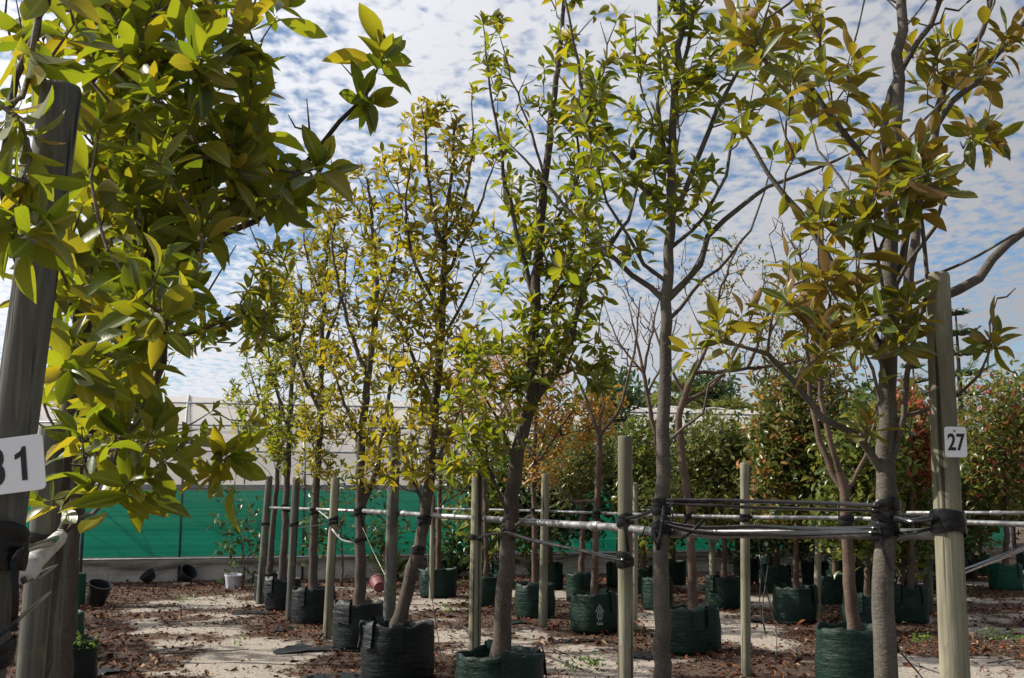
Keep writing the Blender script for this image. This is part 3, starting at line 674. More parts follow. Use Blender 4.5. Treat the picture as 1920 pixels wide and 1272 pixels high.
# ------------------------------------------------------------------ greenhouse behind
WD = Vector((1, 0.27, 0)).normalized(); WN = Vector((-WD.y, WD.x, 0)); W0 = Vector((-8.0, 22.6, 0))
def wl_pt(s, z, back=0.0): return W0 + WD * s + WN * back + Vector((0, 0, z))
def greenhouse():
    root = thing('greenhouse', 'long plastic-roofed growing tunnel with a green shade net side', 'greenhouse', W0); s0, s1 = -6.0, 21.0; o = W0
    rzw = math.atan2(WD.y, WD.x)
    # low board wall: three planks one above the other, in lengths
    k = 0
    for i in range(9):
        a = s0 + i * 3.0
        for j in range(3):
            mb = MB(); mb.box(wl_pt(a + 1.5, 0.075 + j * .15, .05 + .006 * ((i + j) % 2)), (2.985, .03, .142), rzw); mb.build('board', M['board'], root, False, origin=o)
    # dirty plastic skirt sagging below the net
    def sk(u, v):
        s = s0 + (s1 - s0) * u; sag = .10 + .09 * abs(math.sin(s * 0.52 + 1.0)) + .04 * math.sin(s * 2.3); top = .50
        return wl_pt(s, top - v * (sag + .02), -.03 - .03 * math.sin(v * 3.1) - .012 * math.sin(s * 9 + v * 6) * v)
    mb = MB(); mb.sheet(sk, 220, 6); mb.build('plastic_skirt', M['skirt'], root, origin=o)
    mb = MB(); mb.tube([wl_pt(s0, .46, -.05), wl_pt(s1, .46, -.05)], .018, 8); mb.build('bottom_rail', M['pole_grey'], root, origin=o)
    for i in range(11):            # net panels between the posts
        a = s0 + i * 2.45; b = min(s1, a + 2.45); mb = MB()
        mb.sheet(lambda u, v: wl_pt(a + .012 + (b - a - .024) * u, .47 + v * 1.35, .02 + .035 * math.sin(math.pi * u) * math.sin(math.pi * v) + .012 * math.sin(u * 17 + i) * v), 14, 6)
        mb.build('shade_net', M['net'], root, origin=o)
        mb = MB(); mb.tube([wl_pt(a, 0, -.02), wl_pt(a, 1.95, -.02)], .024, 8); mb.build('net_post', M['pole_dark'], root, origin=o)
        if i < 9:  # slanting pipes added inside to imitate the diagonal shadows on the net
            mb = MB(); mb.tube([wl_pt(a + .5, 1.80, .45), wl_pt(a + 2.1, .30, .40)], .03, 6); mb.build('shadow_brace', M['pole_grey'], root, origin=o)
            mb = MB(); mb.tube([wl_pt(a + 1.3, 1.75, 1.3), wl_pt(a + 2.0, .2, 1.2)], .035, 6); mb.build('shadow_brace', M['pole_grey'], root, origin=o)
    mb = MB(); mb.box(wl_pt((s0 + s1) / 2, 1.90, 0), (s1 - s0, .05, .07), rzw); mb.build('gutter', M['pole_grey'], root, False, origin=o)
    mb = MB(); mb.box(wl_pt((s0 + s1) / 2, 1.845, -.012), (s1 - s0, .03, .045), rzw); mb.build('batten', M['skirt'], root, False, origin=o)
    # vaulted film roof
    def roof(s, a): return wl_pt(s, 1.93 + 2.15 * math.sin(a) , 4.2 * (1 - math.cos(a)))
    for i in range(11):
        a = s0 + i * 2.45; b = min(s1, a + 2.45); mb = MB()
        mb.sheet(lambda u, v: roof(a + (b - a) * u, v * math.pi) + Vector((0, 0, -.04 * math.sin(math.pi * u) * (1 + .3 * math.sin(i * 2 + v * 5)))), 8, 24); mb.build('roof_film', M['film'], root, origin=o)
    for i in range(22):
        s = s0 + i * 1.225; mb = MB(); mb.tube([roof(s, q * math.pi / 20) + Vector((0, 0, .018)) for q in range(21)], .026 if i % 2 == 0 else .014, 6); mb.build('hoop', M['pole_grey'], root, origin=o)
    for a in (.32, .62, 1.0):
        mb = MB(); mb.tube([roof(s0, a) + Vector((0, -.03, .02)), roof(s1, a) + Vector((0, -.03, .02))], .026, 6); mb.build('purlin', M['pole_grey'], root, origin=o)
    mb = MB(); mb.sheet(lambda u, v: wl_pt(s0 + (s1 - s0) * u, v * 1.93, 8.4), 30, 4); mb.build('back_wall', M['net'], root, origin=o)
greenhouse()

# ------------------------------------------------------------------ trees of the near rows
MG = 'magnolia trees in bags along the rows'
def foot_of(pts, z=GROUND_POT): return pts[0]
def mag(name_label, trunk_px, d, wpx, limbs, blobs, tufts=(), nobj=300, seed=1, leafL=.155, mat='magnolia', tpl='near', per=8, z=GROUND_POT, **k):
    tr = poly_px(trunk_px, d, k.pop('dtop', d)); tr = down_to(tr, z)
    lim = []
    for l in limbs:
        pts, dd, w0, w1 = l
        lim.append((poly_px(pts, d, d + dd), w0 * d / FPX / 2, w1 * d / FPX / 2))
    blobs = [(x, y, rx * 1.06, ry * 1.06, int(n * 1.45 + .5), dd, ds * 1.1) for x, y, rx, ry, n, dd, ds in blobs]; leafL *= .79; k.setdefault('bare_twigs', .3); k['tipr'] = k.get('tipr', .0046) * .85
    return tree('magnolia_tree', name_label, 'tree', tr[0], tr, (wpx[0] * d / FPX / 2, wpx[1] * d / FPX / 2), lim, blobs, tufts, mat=mat, tpl=tpl, leafL=leafL, per=per, seed=seed, nobj=nobj, group=k.pop('group', MG), **k), tr

# tree beside the post with tag 27
t27, tr27 = mag('thick-trunked magnolia with rusty leaf undersides strapped beside post 27', [(1660, 1272), (1660, 1000), (1664, 700), (1668, 550), (1673, 330), (1682, 150), (1692, -40), (1700, -260)], 4.9, (46, 14),
    [([(1652, 870), (1600, 815), (1540, 785), (1490, 720), (1440, 662), (1355, 640)], -.25, 17, 8),
     ([(1662, 700), (1606, 575), (1560, 490), (1500, 400), (1440, 330), (1390, 240)], .3, 20, 7),
     ([(1668, 372), (1606, 282), (1556, 211), (1515, 156), (1440, 120), (1385, 60)], -.2, 16, 6),
     ([(1665, 420), (1652, 330), (1660, 220), (1690, 120), (1750, 50), (1780, -40)], .2, 18, 9),
     ([(1672, 640), (1700, 540), (1737, 267), (1787, 131), (1842, 60), (1867, -60)], .5, 22, 9),
     ([(1700, 540), (1760, 235), (1832, 151), (1918, 45), (1990, -40)], .5, 16, 10),
     ([(1680, 660), (1720, 580), (1790, 545), (1860, 490), (1920, 420), (2000, 330)], .45, 22, 15),
     ([(1660, 870), (1698, 780), (1700, 700), (1738, 520), (1722, 400), (1700, 330)], -.35, 13, 5),
     ([(1738, 520), (1790, 500), (1840, 478), (1900, 440), (1960, 420)], -.3, 6, 4),
     ([(1690, 800), (1740, 765), (1790, 745), (1835, 700), (1862, 640)], -.4, 8, 4),
     ([(1700, 560), (1745, 430), (1790, 330), (1845, 250)], -.35, 9, 5)],
    [(1560, 200, 130, 130, 9, 4.8, .4), (1480, 60, 110, 80, 7, 4.8, .4), (1720, 340, 90, 70, 9, 4.5, .3), (1600, 420, 80, 70, 6, 4.6, .3), (1800, 100, 110, 100, 9, 5.2, .5),
     (1550, 590, 120, 80, 13, 4.7, .3), (1660, 620, 80, 70, 8, 4.6, .3), (1620, -90, 230, 90, 12, 4.9, .6), (1850, 250, 60, 50, 2, 4.6, .2), (1840, -60, 120, 70, 6, 5.1, .5), (1700, 180, 60, 120, 2, 4.9, .3)],
    [(1345, 600, 4.65), (1290, 655, 4.65), (1395, 590, 4.7), (1590, 385, 4.6), (1725, 300, 4.55), (1800, 265, 4.5), (1860, 180, 4.55), (1690, 640, 4.5), (1870, 560, 4.5), (1850, 640, 4.5), (1905, 540, 4.45), (1600, 370, 4.5), (1480, 490, 4.7), (1670, 420, 4.5), (1720, 370, 4.5), (1640, 320, 4.6), (1560, 520, 4.6), (1610, 560, 4.6), (1650, 750, 4.75), (1625, 790, 4.7)],
    seed=11, leafL=.19, mat='magnolia_rust', bark='bark_grey', per=8, stem_leaves=1, tipr=.0046)

# next tree of that row
t12, tr12 = mag('tall slim magnolia with bare lower branches and black straps at chest height', [(1242, 1272), (1240, 1000), (1243, 800), (1250, 600), (1256, 440), (1258, 300), (1265, 180), (1282, 0), (1292, -130)], 6.5, (34, 9),
    [([(1256, 562), (1312, 498), (1332, 443), (1388, 387), (1440, 347), (1530, 318), (1600, 285)], .3, 14, 5),
     ([(1248, 562), (1161, 493), (1121, 458), (1061, 392), (1010, 332), (955, 270)], .2, 12, 4),
     ([(1252, 520), (1211, 493), (1176, 443), (1136, 380), (1120, 310)], -.3, 9, 4),
     ([(1252, 420), (1181, 332), (1131, 267), (1101, 201), (1075, 70), (1060, -30)], .1, 10, 4),
     ([(1257, 408), (1287, 362), (1307, 297), (1327, 241), (1393, 116), (1440, 50)], -.1, 12, 5),
     ([(1260, 470), (1300, 440), (1360, 330), (1380, 250), (1440, 170), (1480, 90)], .4, 8, 4),
     ([(1246, 340), (1238, 250), (1237, 151), (1232, 0), (1228, -100)], .1, 10, 6),
     ([(1268, 171), (1290, 90), (1302, -20), (1310, -110)], .15, 9, 6),
     ([(1246, 830), (1290, 800), (1322, 775), (1330, 720), (1372, 690)], -.3, 7, 3),
     ([(1250, 600), (1300, 545), (1370, 480), (1420, 400), (1450, 290)], .5, 8, 3)],
    [(1190, 210, 90, 120, 12, 6.5, .4), (1150, 350, 90, 90, 8, 6.5, .4), (1290, 110, 90, 110, 12, 6.5, .4), (1240, 60, 90, 80, 8, 6.4, .3), (1360, 190, 90, 90, 8, 6.6, .4), (1440, 90, 80, 80, 7, 6.7, .4), (1290, 330, 60, 110, 8, 6.5, .3), (1140, 440, 70, 70, 6, 6.4, .3),
     (1090, 120, 70, 110, 6, 6.6, .4), (1300, -70, 150, 60, 14, 6.5, .4), (1110, 250, 50, 80, 5, 6.5, .3)],
    [(1250, 130, 6.2), (1230, 90, 6.3), (1340, 620, 6.2), (1330, 440, 6.3), (1230, 400, 6.4), (1095, 480, 6.4), (1050, 500, 6.6)],
    seed=12, leafL=.168, bark='bark_grey', per=8, stem_leaves=1, tipr=.0046)

t95, tr95 = mag('magnolia with a leaning lower trunk beside the torn rim of its bag', [(938, 1222), (946, 1100), (955, 985), (966, 880), (984, 790), (998, 740), (1002, 597), (1008, 498), (1016, 402), (1030, 262), (1043, 151), (1056, 20), (1064, -70)], 8.8, (33, 6),
    [([(996, 756), (1036, 707), (1071, 636), (1095, 538), (1130, 478), (1180, 410), (1200, 330)], .2, 17, 4),
     ([(1002, 575), (984, 490), (960, 405), (935, 260), (912, 110), (905, 40)], -.1, 10, 3),
     ([(1004, 600), (1052, 545), (1090, 470), (1110, 380)], .3, 8, 3),
     ([(1010, 500), (1040, 420), (1085, 330), (1080, 220), (1100, 110)], -.2, 7, 3),
     ([(950, 985), (935, 925), (915, 870), (890, 830)], -.3, 8, 3),
     ([(968, 870), (940, 800), (905, 740), (880, 690)], .2, 8, 3),
     ([(1022, 330), (990, 230), (960, 150), (935, 60)], .2, 6, 2)],
    [(1010, 430, 60, 110, 17, 8.8, .4), (1075, 560, 60, 110, 26, 8.8, .4), (1100, 420, 70, 80, 13, 8.8, .4), (1000, 640, 50, 80, 15, 8.7, .3), (1050, 700, 90, 70, 15, 8.7, .4), (930, 640, 60, 100, 15, 8.7, .4), (900, 760, 75, 80, 21, 8.7, .4), (880, 850, 70, 50, 14, 8.6, .4),
     (1050, 150, 60, 130, 15, 8.8, .35), (960, 300, 60, 120, 14, 8.8, .35), (935, 110, 40, 80, 9, 8.8, .3), (1090, 270, 60, 90, 11, 8.8, .3), (955, 470, 50, 80, 9, 8.8, .3), (1060, -40, 60, 40, 6, 8.8, .3), (1120, 690, 50, 40, 5, 8.8, .2)],
    [(925, 25, 8.8), (965, 790, 8.4), (925, 850, 8.3), (900, 870, 8.4), (985, 830, 8.5), (1130, 560, 8.7), (1135, 685, 8.7)],
    seed=13, leafL=.165, per=8, stem_leaves=1, tipr=.0048)

t77, tr77 = mag('golden-green magnolia with many upright stems and a bent trunk foot', [(748, 1172), (768, 1090), (792, 1000), (806, 880), (815, 780), (826, 640), (832, 520), (834, 440), (846, 330), (852, 240)], 10.5, (26, 5),
    [([(832, 480), (815, 400), (800, 300), (795, 230), (790, 195)], -.2, 9, 3),
     ([(834, 450), (868, 380), (885, 290), (885, 170)], .2, 8, 2), ([(832, 520), (872, 450), (905, 370), (930, 300)], .2, 8, 3),
     ([(828, 600), (780, 500), (760, 400), (770, 300)], -.3, 8, 3), ([(818, 760), (770, 660), (730, 560), (700, 480)], .1, 9, 3),
     ([(826, 640), (870, 560), (905, 500), (935, 460)], -.2, 7, 3), ([(805, 890), (850, 800), (880, 740)], -.2, 7, 3), ([(800, 960), (760, 870), (740, 800)], .2, 7, 3)],
    [(820, 270, 80, 80, 25, 10.5, .4), (800, 380, 95, 90, 28, 10.5, .45), (770, 520, 95, 90, 28, 10.5, .45), (860, 450, 70, 110, 16, 10.5, .4), (790, 650, 90, 90, 31, 10.4, .45), (800, 770, 95, 80, 30, 10.4, .45), (770, 860, 80, 50, 16, 10.4, .4), (860, 650, 60, 90, 15, 10.5, .4), (730, 350, 40, 70, 7, 10.5, .3), (800, 210, 30, 20, 3, 10.5, .2)],
    seed=14, leafL=.16, mat='magnolia_gold', per=8, stem_leaves=1, bark='bark', tipr=.0048)

t67, tr67 = mag('golden magnolia forking low on its trunk between two posts', [(674, 1132), (676, 1000), (674, 900), (680, 800), (692, 690), (705, 560), (700, 440), (690, 340)], 12.7, (22, 5),
    [([(678, 960), (700, 900), (716, 830), (730, 740), (745, 640)], .2, 13, 4), ([(690, 700), (650, 600), (625, 480), (630, 400)], .2, 9, 3), ([(700, 600), (735, 510), (750, 420)], -.2, 8, 3), ([(676, 830), (640, 740), (620, 660)], -.2, 7, 3)],
    [(670, 400, 65, 70, 24, 12.7, .45), (690, 520, 80, 80, 34, 12.7, .5), (680, 650, 85, 80, 36, 12.7, .5), (690, 770, 80, 70, 32, 12.7, .5), (700, 860, 70, 50, 19, 12.6, .4), (640, 310, 45, 35, 7, 12.7, .3)],
    seed=15, leafL=.15, mat='magnolia_gold', nobj=200, tpl='mid', per=8, stem_leaves=1, tipr=.005)
t59, tr59 = mag('straight-trunked magnolia with olive leaves in front of the green net', [(587, 1100), (590, 950), (598, 830), (604, 640), (612, 500), (622, 400)], 15.1, (17, 5),
    [([(600, 780), (560, 680), (545, 580)], .2, 8, 3), ([(604, 660), (640, 560), (650, 460)], -.2, 8, 3), ([(608, 560), (575, 480), (570, 430)], .2, 6, 3)],
    [(600, 460, 55, 65, 36, 15.1, .5), (590, 570, 65, 70, 48, 15.1, .55), (600, 690, 65, 70, 48, 15.1, .55), (605, 800, 60, 60, 38, 15.1, .5), (600, 880, 45, 35, 14, 15, .4), (610, 390, 35, 30, 7, 15.1, .3)],
    seed=16, leafL=.15, nobj=120, mat='magnolia_gold', tpl='mid', per=8, stem_leaves=1, tipr=.0045)
t53, tr53 = mag('slim magnolia half hidden behind a row-end post', [(530, 1082), (536, 950), (542, 830), (548, 680), (552, 560)], 17.1, (15, 5),
    [([(540, 800), (510, 700), (500, 620)], .2, 7, 3), ([(546, 700), (570, 600), (565, 520)], -.2, 7, 3)],
    [(545, 560, 45, 60, 28, 17.1, .5), (540, 670, 60, 60, 42, 17.1, .55), (530, 780, 60, 60, 42, 17.1, .55), (530, 850, 50, 35, 20, 17, .4), (520, 500, 35, 40, 10, 17.1, .4)],
    seed=17, leafL=.15, nobj=0, tpl='mid', per=8, stem_leaves=1, tipr=.005)
t50, tr50 = mag('last leaning magnolia of the row closest to the green net', [(505, 1075), (512, 980), (520, 890), (524, 760)], 18.5, (13, 5),
    [([(520, 850), (490, 760), (470, 700)], .2, 6, 3)],
    [(500, 680, 60, 60, 34, 18.5, .5), (490, 780, 60, 50, 34, 18.5, .5), (460, 740, 40, 40, 12, 18.5, .4), (505, 840, 40, 30, 10, 18.5, .4)],
    seed=18, leafL=.15, nobj=0, tpl='mid', per=8, stem_leaves=1, tipr=.005)

# left row: near tree behind post 31 and the ones behind it
tL, trL = mag('dense broad-leaved magnolia rising behind post 31', [(84, 1150), (108, 960), (142, 700), (190, 420), (255, 160), (300, -20), (330, -200)], 4.6, (42, 16),
    [([(100, 1040), (150, 930), (215, 850), (290, 730), (312, 580)], -1.1, 20, 8),
     ([(165, 640), (150, 540), (186, 388), (246, 297), (342, 216), (378, 140)], -1.0, 16, 7),
     ([(180, 560), (300, 490), (410, 450), (480, 415), (530, 352), (591, 287), (646, 226), (681, 176), (716, 110)], -.5, 18, 6),
     ([(172, 600), (260, 560), (350, 480), (420, 400), (470, 300)], .3, 14, 6),
     ([(200, 400), (300, 300), (400, 230), (480, 200)], .2, 14, 6),
     ([(240, 220), (330, 130), (390, 50), (430, -40)], -.2, 14, 6),
     ([(160, 700), (60, 560), (18, 420), (24, 200), (60, 60), (95, -20)], -2.05, 14, 9),
     ([(24, 200), (22, 100), (15, -30)], 0, 7, 5),
     ([(215, 850), (262, 838), (305, 828), (368, 828), (428, 856)], -.7, 8, 4),
     ([(290, 90), (420, 20), (520, 5)], .2, 8, 4), ([(105, 1010), (170, 960), (240, 920)], -.8, 10, 4),
     ([(250, 170), (160, 60), (110, -60)], -.8, 14, 6)],
    [(110, 60, 130, 100, 11, 3.8, .6), (250, 40, 130, 90, 12, 4.0, .6), (400, 50, 70, 60, 6, 4.0, .5), (240, 200, 140, 110, 14, 3.9, .6), (340, 310, 130, 110, 14, 4.0, .6), (430, 240, 90, 80, 6, 4.1, .4), (210, 420, 120, 120, 12, 3.9, .6),
     (330, 450, 120, 80, 9, 3.9, .6), (210, 620, 110, 90, 8, 3.9, .5), (190, 770, 90, 80, 8, 4.0, .5), (560, 330, 50, 50, 3, 4.2, .3), (480, 340, 70, 60, 4, 4.2, .4), (300, -70, 260, 60, 12, 4.1, .6), (160, 540, 90, 60, 6, 4.3, .4)],
    [(716, 100, 4.15), (690, 185, 4.15), (640, 120, 4.2), (575, 185, 4.25), (540, 215, 4.2), (300, 500, 3.3), (312, 590, 3.3), (296, 660, 3.35), (350, 540, 3.4), (265, 560, 3.3), (430, 850, 4.0), (400, 885, 3.9), (130, 690, 3.3), (140, 650, 3.4),
     (45, 330, 2.55), (75, 420, 2.5), (50, 260, 2.6), (10, 400, 2.55), (20, 330, 2.5), (30, 450, 2.55), (5, 200, 2.6), (60, 120, 2.8), (290, 800, 3.6), (330, 850, 3.7), (130, 870, 3.6), (245, 905, 3.6), (180, 930, 3.7), (90, 940, 3.5), (380, 110, 3.5), (430, 100, 3.7), (350, 60, 3.5), (470, 120, 3.9), (520, 30, 4.2), (450, 300, 3.9), (470, 250, 3.9)],
    seed=21, leafL=.215, per=9, stem_leaves=1, tipr=.0048, bark='bark')
tM, trM = mag('second magnolia of the left row, its crown reaching out over the aisle', [(122, 1180), (135, 960), (160, 760), (185, 560), (230, 330), (260, 150)], 7.0, (34, 8),
    [([(170, 700), (300, 640), (420, 600), (490, 560)], .2, 11, 4), ([(190, 540), (300, 430), (400, 380), (480, 340)], .2, 10, 4), ([(150, 820), (230, 760), (300, 720)], .3, 9, 3), ([(215, 400), (320, 260), (380, 160)], .3, 10, 4), ([(160, 760), (90, 640), (60, 520)], .3, 9, 4)],
    [(500, 560, 60, 100, 20, 6.9, .4), (400, 600, 80, 60, 9, 7, .4), (300, 420, 130, 110, 18, 7, .6), (220, 600, 130, 110, 30, 7, .6), (210, 780, 100, 90, 26, 7, .5), (250, 250, 140, 110, 18, 7, .6), (450, 380, 70, 60, 5, 7, .4), (120, 420, 90, 150, 12, 7.2, .5), (130, 120, 140, 120, 12, 7.2, .5)],
    [(400, 770, 6.9), (470, 790, 6.8), (540, 470, 6.9), (380, 820, 6.7)], seed=22, leafL=.155, per=9, stem_leaves=1, nobj=200, tpl='mid', tipr=.005)
tN, trN = mag('third magnolia of the left row growing from a bag with clover', [(130, 1200), (140, 1000), (160, 800), (190, 560), (220, 360)], 9.6, (26, 6),
    [([(165, 760), (240, 660), (300, 580)], .2, 9, 3), ([(150, 880), (90, 780), (60, 680)], .2, 8, 3)],
    [(180, 420, 120, 110, 17, 9.6, .6), (190, 600, 120, 110, 40, 9.6, .6), (190, 780, 110, 90, 36, 9.6, .6), (330, 620, 60, 60, 8, 9.6, .4), (120, 250, 120, 120, 12, 9.6, .6)], seed=23, leafL=.145, nobj=0, tpl='mid', per=9, stem_leaves=1, tipr=.005)
tO, trO = mag('fourth magnolia of the left row half buried in leaves', [(122, 1150), (135, 960), (150, 760), (170, 520)], 11.9, (22, 6), [([(148, 800), (200, 680), (240, 600)], .2, 8, 3)],
    [(160, 520, 110, 120, 34, 11.9, .6), (170, 700, 110, 100, 40, 11.9, .6), (190, 820, 90, 60, 22, 11.9, .5)], seed=24, leafL=.145, nobj=0, tpl='mid', per=9, stem_leaves=1, tipr=.0045)

# the next row to the left, just outside the view: its crowns shade the aisle
for i, d in enumerate((8.0, 10.6, 13.2, 15.8, 18.4)):
    xm = rowx(-3.35, d); x = 960 + xm * FPX / d; f = FPX / d
    mag('magnolia number %s counted towards the net in the outermost left row' % ('one', 'two', 'three', 'four', 'five')[i], [(x, 940 + 1.2 * f), (x + 4, 940 - 1.4 * f), (x, 940 - 3.2 * f)], d, (.1 * f, .03 * f), [], [(x, 940 - 1.2 * f, .6 * f, .9 * f, 60, d, .6), (x, 940 - 2.6 * f, .5 * f, .9 * f, 50, d, .5)], seed=140 + i, leafL=.16, nobj=0, tpl='mid', per=8, stem_leaves=1, tipr=.004)
# ------------------------------------------------------------------ second row: bare and autumn trees
def other(name, label, trunk_px, d, wpx, limbs, blobs, mat, leafL, per, spread, seed, tpl='oval', tufts=(), bark='bark_brown', twig='twig_dark', z=GROUND_POT, cat='tree', group='trees and shrubs in bags behind the magnolias', **k):
    tr = down_to(poly_px(trunk_px, d), z)
    lim = [(poly_px(pts, d, d + dd), w0 * d / FPX / 2, w1 * d / FPX / 2) for pts, dd, w0, w1 in limbs]
    return tree(name, label, cat, tr[0], tr, (wpx[0] * d / FPX / 2, wpx[1] * d / FPX / 2), lim, blobs, tufts, mat=mat, tpl=tpl, leafL=leafL, per=per, spread=spread, seed=seed, bark=bark, twig_mat=twig, group=group, stem_leaves=k.pop('stem_leaves', 0), jitter=.01, **k), tr
oA, trA = other('bare_tree', 'leafless forked tree in the front green bag beside the tag 27 post', [(1601, 1171), (1588, 1012), (1584, 923), (1574, 885)], 9.2, (26, 18),
    [([(1578, 905), (1562, 885), (1537, 825), (1520, 740), (1510, 600), (1500, 450)], .2, 13, 4), ([(1576, 890), (1567, 859), (1545, 774), (1535, 640), (1540, 480), (1545, 330)], -.2, 12, 3), ([(1582, 930), (1610, 880), (1640, 800), (1650, 720)], .3, 9, 3)],
    [(1520, 480, 90, 170, 80, 9.2, .5), (1550, 650, 90, 90, 36, 9.2, .5), (1460, 560, 70, 120, 30, 9.2, .4), (1590, 420, 60, 120, 24, 9.2, .4), (1540, 330, 70, 80, 22, 9.2, .4)], 'dogwood', .05, 3, .03, 31, bare=.86, tipr=.0034, wob=.018)
oB, trB = other('sparse_tree', 'thin dark-limbed tree with a few small yellowing leaves left', [(1298, 1130), (1294, 980), (1280, 860), (1274, 780), (1300, 700)], 12.3, (18, 12),
    [([(1300, 705), (1400, 692), (1480, 680), (1600, 640), (1700, 560)], .4, 8, 3), ([(1292, 730), (1330, 640), (1350, 540), (1390, 450)], -.2, 8, 3), ([(1290, 770), (1340, 720), (1390, 640), (1430, 540)], .3, 8, 3), ([(1290, 740), (1240, 660), (1220, 590)], .2, 7, 3), ([(1400, 692), (1460, 560), (1560, 500), (1660, 470)], .4, 7, 3)],
    [(1400, 560, 110, 110, 60, 12.3, .7), (1470, 660, 100, 80, 45, 12.3, .6), (1340, 480, 70, 80, 22, 12.3, .5), (1330, 680, 60, 60, 18, 12.3, .5), (1600, 560, 90, 80, 16, 12.5, .5), (1560, 720, 80, 40, 16, 12.4, .5)], 'dogwood', .055, 7, .07, 32, bare=.3, bare_twigs=.3, tipr=.004, wob=.025)
oC, trC = other('bare_tree', 'bare wide-forked sapling in the bag with the white printed mark', [(1114, 1110), (1118, 960), (1124, 850), (1124, 818)], 14.3, (13, 10),
    [([(1124, 820), (1108, 770), (1085, 715), (1060, 660)], .2, 7, 3), ([(1124, 820), (1160, 770), (1180, 700), (1192, 640), (1200, 560)], -.2, 7, 3), ([(1124, 822), (1130, 760), (1128, 690)], .2, 6, 3), ([(1116, 945), (1075, 940), (1052, 922), (1040, 890)], -.2, 6, 3)],
    [(1110, 680, 90, 60, 18, 14.3, .5), (1180, 620, 40, 70, 10, 14.3, .4)], 'dogwood', .06, 3, .03, 33, bare=.8, tipr=.0035, wob=.02)
oD, trD = other('autumn_tree', 'slim tree with orange and bronze autumn leaves', [(1003, 1090), (1002, 960), (1000, 880), (1005, 780)], 15.9, (12, 7),
    [([(1002, 880), (1040, 820), (1075, 770)], .3, 6, 3), ([(1002, 860), (970, 800), (950, 740)], .3, 6, 3)],
    [(1000, 760, 60, 70, 46, 16.2, .7), (1070, 790, 80, 60, 60, 16.5, .7), (1120, 770, 50, 40, 26, 16.6, .5), (1010, 870, 50, 50, 34, 16, .6), (1000, 680, 50, 50, 22, 16.4, .5), (930, 720, 60, 50, 26, 16.4, .6)], 'autumn', .085, 13, .10, 34, tipr=.004)
oE, trE = other('autumn_tree', 'feathery pinkish-red autumn tree by the net', [(912, 1082), (910, 960), (905, 860), (910, 760)], 17.6, (10, 6),
    [([(906, 850), (880, 770), (860, 710)], .2, 5, 3), ([(908, 830), (950, 760), (985, 700)], .3, 5, 3)],
    [(900, 690, 60, 40, 40, 17.8, .6), (960, 680, 60, 40, 36, 17.8, .6), (1040, 690, 40, 40, 16, 17.8, .5), (900, 790, 60, 60, 36, 17.8, .6)], 'autumn_pink', .085, 11, .09, 35, tipr=.0045, tpl='narrow', wid=1.6)
oF, trF = other('broadleaf_tree', 'green leafy tree with twin stems close to the net', [(822, 1066), (824, 940), (830, 850)], 19.3, (11, 6), [([(822, 1000), (810, 920), (800, 840)], .2, 7, 4)],
    [(830, 800, 60, 70, 44, 19.3, .6), (880, 870, 60, 50, 40, 19.3, .6), (850, 900, 50, 30, 22, 19.3, .5)], 'shrub_green', .10, 12, .10, 36, tipr=.005, tpl='oval')
oG, trG = other('bare_tree', 'bare fan-branched tree behind the slim strapped trunk', [(1232, 1085), (1234, 960), (1236, 870), (1225, 800), (1215, 740), (1204, 688)], 17.2, (12, 7),
    [([(1204, 690), (1190, 620), (1175, 560)], .2, 6, 2), ([(1206, 695), (1225, 610), (1240, 540)], -.2, 6, 2), ([(1215, 740), (1250, 660), (1270, 590)], .2, 5, 2), ([(1210, 700), (1160, 640), (1140, 590)], .3, 5, 2)],
    [(1195, 570, 80, 80, 80, 17.2, .6), (1245, 640, 45, 60, 30, 17.2, .5), (1150, 640, 45, 60, 26, 17.2, .4)], 'dogwood', .05, 3, .03, 37, bare=.93, tipr=.0048, wob=.02)

# ------------------------------------------------------------------ shrubs and far trees
def shrub(label, x, d, blobs, mat, leafL, per, spread, seed, name='nursery_shrub', tpl='oval', w=12, ytop=None, z=GROUND_POT, cat='shrub', **k):
    yb = 940 + (CAMZ - z) * FPX / d; ym = np.mean([b[1] for b in blobs]) if ytop is None else ytop
    return other(name, label, [(x, yb - 2), (x + 2, (yb + ym) / 2), (x - 2, ym)], d, (w, w * .5), [], [(bx, by, rx * 1.2, ry * 1.15, int(n * 1.25), d + .1, ds) for bx, by, rx, ry, n, ds in blobs], mat, leafL * 1.5, int(per * 1.0), spread * 1.15, seed, tpl, z=z, cat=cat, tipr=k.pop('tipr', .004), clump=k.pop('clump', 2.6), **k)
shrub('fine-leaved upright rosemary-green shrub between the bags', 1090, 18.4, [(1085, 860, 55, 60, 90, .6), (1120, 830, 40, 40, 40, .5), (1060, 910, 40, 40, 40, .5)], 'shrub_olive', .075, 18, .07, 41, tpl='narrow', wid=1.1)
shrub('tall dark green leafy shrub behind the bare sapling', 1160, 21.5, [(1160, 760, 40, 50, 50, .6), (1150, 850, 50, 60, 60, .7), (1165, 920, 45, 50, 40, .6)], 'shrub_dark', .12, 13, .10, 42, tpl='narrow', wid=1.8, name='leafy_shrub')
shrub('glossy rounded green shrub behind the slim strapped trunk', 1205, 20.0, [(1210, 850, 45, 50, 60, .6), (1205, 930, 45, 50, 60, .6), (1215, 1000, 40, 40, 30, .5)], 'shrub_green', .075, 16, .09, 43)
shrub('broad olive-green bush rising over the pale short post', 1357, 17.4, [(1330, 850, 60, 60, 110, .7), (1370, 910, 70, 60, 120, .8), (1300, 930, 50, 50, 70, .6), (1400, 840, 40, 40, 40, .6), (1350, 970, 60, 30, 40, .6)], 'shrub_olive', .07, 17, .10, 44)
